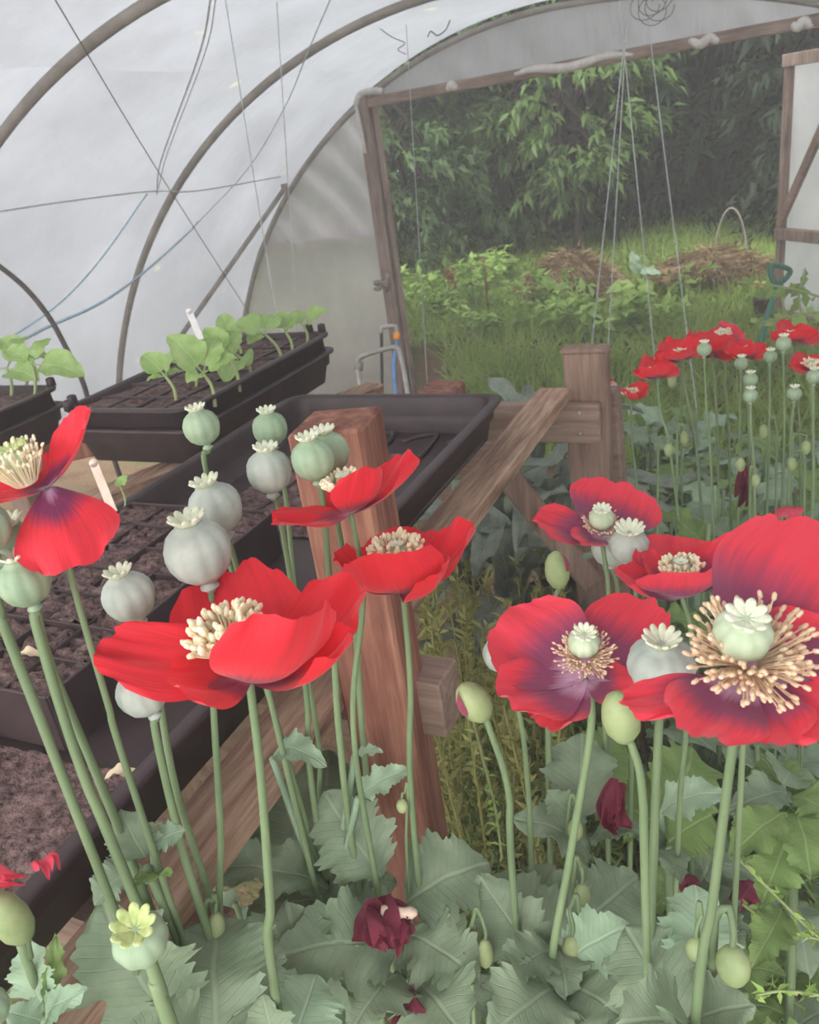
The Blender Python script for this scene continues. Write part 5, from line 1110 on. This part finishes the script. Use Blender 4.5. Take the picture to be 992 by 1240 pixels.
far('red poppy with wavy rim just right of the drooping one in the far row', (904, 434), 1.35, [(884, 424, 0, 36, nv(.3, 0, .5, .8)), (930, 424, 0, 34, nv(-.3, .1, .4, .8)), (904, 418, -.03, 52, nv(0, 0, -.2, 1)), (902, 412, .04, 46, nv(0, 0, .8, .5))], [(906, 500), (908, 580)])
far('bright poppy high at the right edge before the door leaf', (962, 414), 1.4, [(934, 408, 0, 34, nv(.2, .2, .4, 1)), (992, 402, 0, 46, nv(-.3, .1, .5, .8)), (962, 400, -.03, 54, nv(0, 0, -.1, 1)), (965, 392, .05, 50, nv(0, 0, .8, .5))], [(966, 480), (970, 580)])
far('poppy at the right edge below the bright one, pale centre showing', (982, 448), 1.3, [(956, 444, 0, 34, nv(.2, .2, .4, 1)), (980, 430, .04, 46, nv(0, 0, .8, .5)), (1005, 440, 0, 44, nv(-.2, .1, .5, .8)), (986, 452, -.02, 36, nv(0, .4, .4, .8))], [(984, 520), (985, 600)])
far('narrow scarlet poppy just right of the far brown post', (764, 484), 1.45, [(782, 464, 0, 30, nv(-.4, 0, .6, .7)), (758, 472, -.02, 30, nv(.2, 0, .1, 1)), (776, 474, -.02, 26, nv(0, .2, .2, 1))], [(766, 540), (772, 600)])
far('scarlet poppy partly behind the far brown post', (737, 476), 1.72, [(728, 458, 0, 26, nv(0, 0, .8, .5)), (748, 466, 0, 26, nv(-.2, 0, .7, .5)), (738, 472, -.02, 26, nv(0, .2, .2, 1))], [(738, 540), (740, 600)])
fh = 'small seed heads of the far poppy row'
for (px, py, d, r, lb, mids) in ((853, 423, 1.25, 8.5, 'dark grey-green seed head in front of the drooping far poppy', [(856, 500), (862, 580)]), (898, 440, 1.3, 8, 'seed head below the wavy-rimmed far poppy', [(896, 510), (895, 580)]), (933, 432, 1.3, 8, 'seed head between the wavy-rimmed poppy and the one at the right edge', [(932, 500), (930, 590)]), (949, 416, 1.25, 9, 'seed head overlapping the bright poppy high at the right edge', [(950, 500), (948, 590)]),
    (909, 460, 1.25, 8.5, 'mauve-tinged seed head, upper of two stacked in line in the far bed', [(910, 520), (912, 580)]), (909, 479, 1.2, 8.5, 'greenish seed head, lower of two stacked in line in the far bed', [(910, 530), (914, 600)]), (962, 477, 1.2, 8.5, 'seed head standing alone below the poppies at the right edge', [(958, 530), (955, 600)]), (986, 456, 1.15, 9, 'pale green seed head at the right edge in front of the lower poppy', [(985, 540), (984, 620)])):
    capsule_plant(lb, px, py, d, r, mids, UP, 'capsule', 'stigma', 9, .0026, .95, .72, group=fh)
nb = 'nodding buds in the far poppy bed'
for i, (px, py, d, hx) in enumerate(((810, 545, 1.3, -6), (829, 530, 1.4, -4), (897, 563, 1.25, 5), (959, 562, 1.2, 7), (976, 542, 1.25, -8), (915, 582, 1.2, -3), (925, 523, 1.4, 7), (814, 462, 1.5, 5))):
    bud(['small nodding bud low in the far bed near the four-petalled poppy', 'small nodding bud beside another at the near side of the far bed', 'bud above the dark red drooping petals', 'bud on a strongly hooked stalk near the right edge', 'bud under the arched stalk closest to the right edge', 'pale bud hanging in front of the dark drooping petals', 'bud on a hooked stalk in the middle of the far bed', 'tiny bud hanging below the lowest far poppy'][i], px, py, d, 5.5, 17, [(px + hx, py - 16), (px + hx * 2, py - 12), (px + hx * 2.2, py + 40)], nv(0, -1, 0, -.3), True, group=nb)
# ------------------------------------------------------------------ daylight and camera
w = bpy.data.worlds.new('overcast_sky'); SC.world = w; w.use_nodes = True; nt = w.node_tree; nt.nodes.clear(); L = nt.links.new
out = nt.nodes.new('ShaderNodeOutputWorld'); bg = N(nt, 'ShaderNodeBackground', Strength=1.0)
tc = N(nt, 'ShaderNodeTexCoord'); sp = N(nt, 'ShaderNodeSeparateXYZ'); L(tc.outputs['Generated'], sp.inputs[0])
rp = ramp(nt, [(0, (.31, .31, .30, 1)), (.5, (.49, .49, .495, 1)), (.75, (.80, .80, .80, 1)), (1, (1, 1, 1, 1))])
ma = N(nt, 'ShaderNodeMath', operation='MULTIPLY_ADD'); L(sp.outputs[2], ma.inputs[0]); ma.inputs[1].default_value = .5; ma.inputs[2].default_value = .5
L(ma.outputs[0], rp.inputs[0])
# sky brightened behind the viewer, added to light the tunnel interior
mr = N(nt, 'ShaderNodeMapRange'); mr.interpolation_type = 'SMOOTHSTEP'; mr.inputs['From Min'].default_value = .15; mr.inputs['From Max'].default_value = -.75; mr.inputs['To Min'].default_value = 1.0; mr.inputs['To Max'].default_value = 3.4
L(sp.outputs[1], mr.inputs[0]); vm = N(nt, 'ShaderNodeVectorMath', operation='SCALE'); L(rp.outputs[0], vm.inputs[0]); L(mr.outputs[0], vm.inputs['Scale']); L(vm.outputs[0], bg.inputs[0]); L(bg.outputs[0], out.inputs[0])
sd = bpy.data.lights.new('hazy_sun', 'SUN'); sd.energy = .35; sd.angle = math.radians(25); sd.color = (1, .96, .9)
so = bpy.data.objects.new('hazy_sun', sd); COL.objects.link(so); so.rotation_euler = Vector((.55, -.35, -.9)).to_track_quat('-Z', 'Y').to_euler()
cd = bpy.data.cameras.new('camera'); cam = bpy.data.objects.new('camera', cd); COL.objects.link(cam)
cd.sensor_fit = 'VERTICAL'; cd.sensor_height = 36; cd.lens = 36 * F / 1240; cd.clip_start = .01; cd.clip_end = 100
mw = Matrix([list(ROT[i]) + [EYE[i]] for i in range(3)] + [[0, 0, 0, 1]]); cam.matrix_world = mw
cd.dof.use_dof = True; cd.dof.focus_distance = .62; cd.dof.aperture_fstop = 20
SC.camera = cam
SC.view_settings.view_transform = 'Standard'; SC.view_settings.look = 'None'; SC.view_settings.gamma = 1; SC.view_settings.exposure = 1.14
SC.cycles.max_bounces = 10; SC.cycles.diffuse_bounces = 5; SC.cycles.transmission_bounces = 6; SC.cycles.use_denoising = True

# added haze volumes in the tunnel and over the meadow, imitating veiling glare
for nm, c, sz, dens, lb in (('glare_haze', (-1.4, 2.6, 2.4), (6.2, 5.7, 5.6), .029, 'added haze volume in the tunnel standing in for veiling glare'), ('glare_haze', (-2, 10.3, 3.4), (16, 9.4, 7.6), .007, 'added haze volume over the meadow standing in for veiling glare')):
    mb = MB(); mb.box(c, *sz); m, nt, out = new_mat('glare_haze'); vs = N(nt, 'ShaderNodeVolumeScatter', Density=dens, Anisotropy=.2); vs.inputs['Color'].default_value = (1, .97, .96, 1)
    nt.links.new(vs.outputs[0], out.inputs['Volume']); o = mb.build(nm, m); tag(o, lb, 'glare_haze', kind='stuff')
SC.cycles.volume_bounces = 1; SC.cycles.volume_max_steps = 64
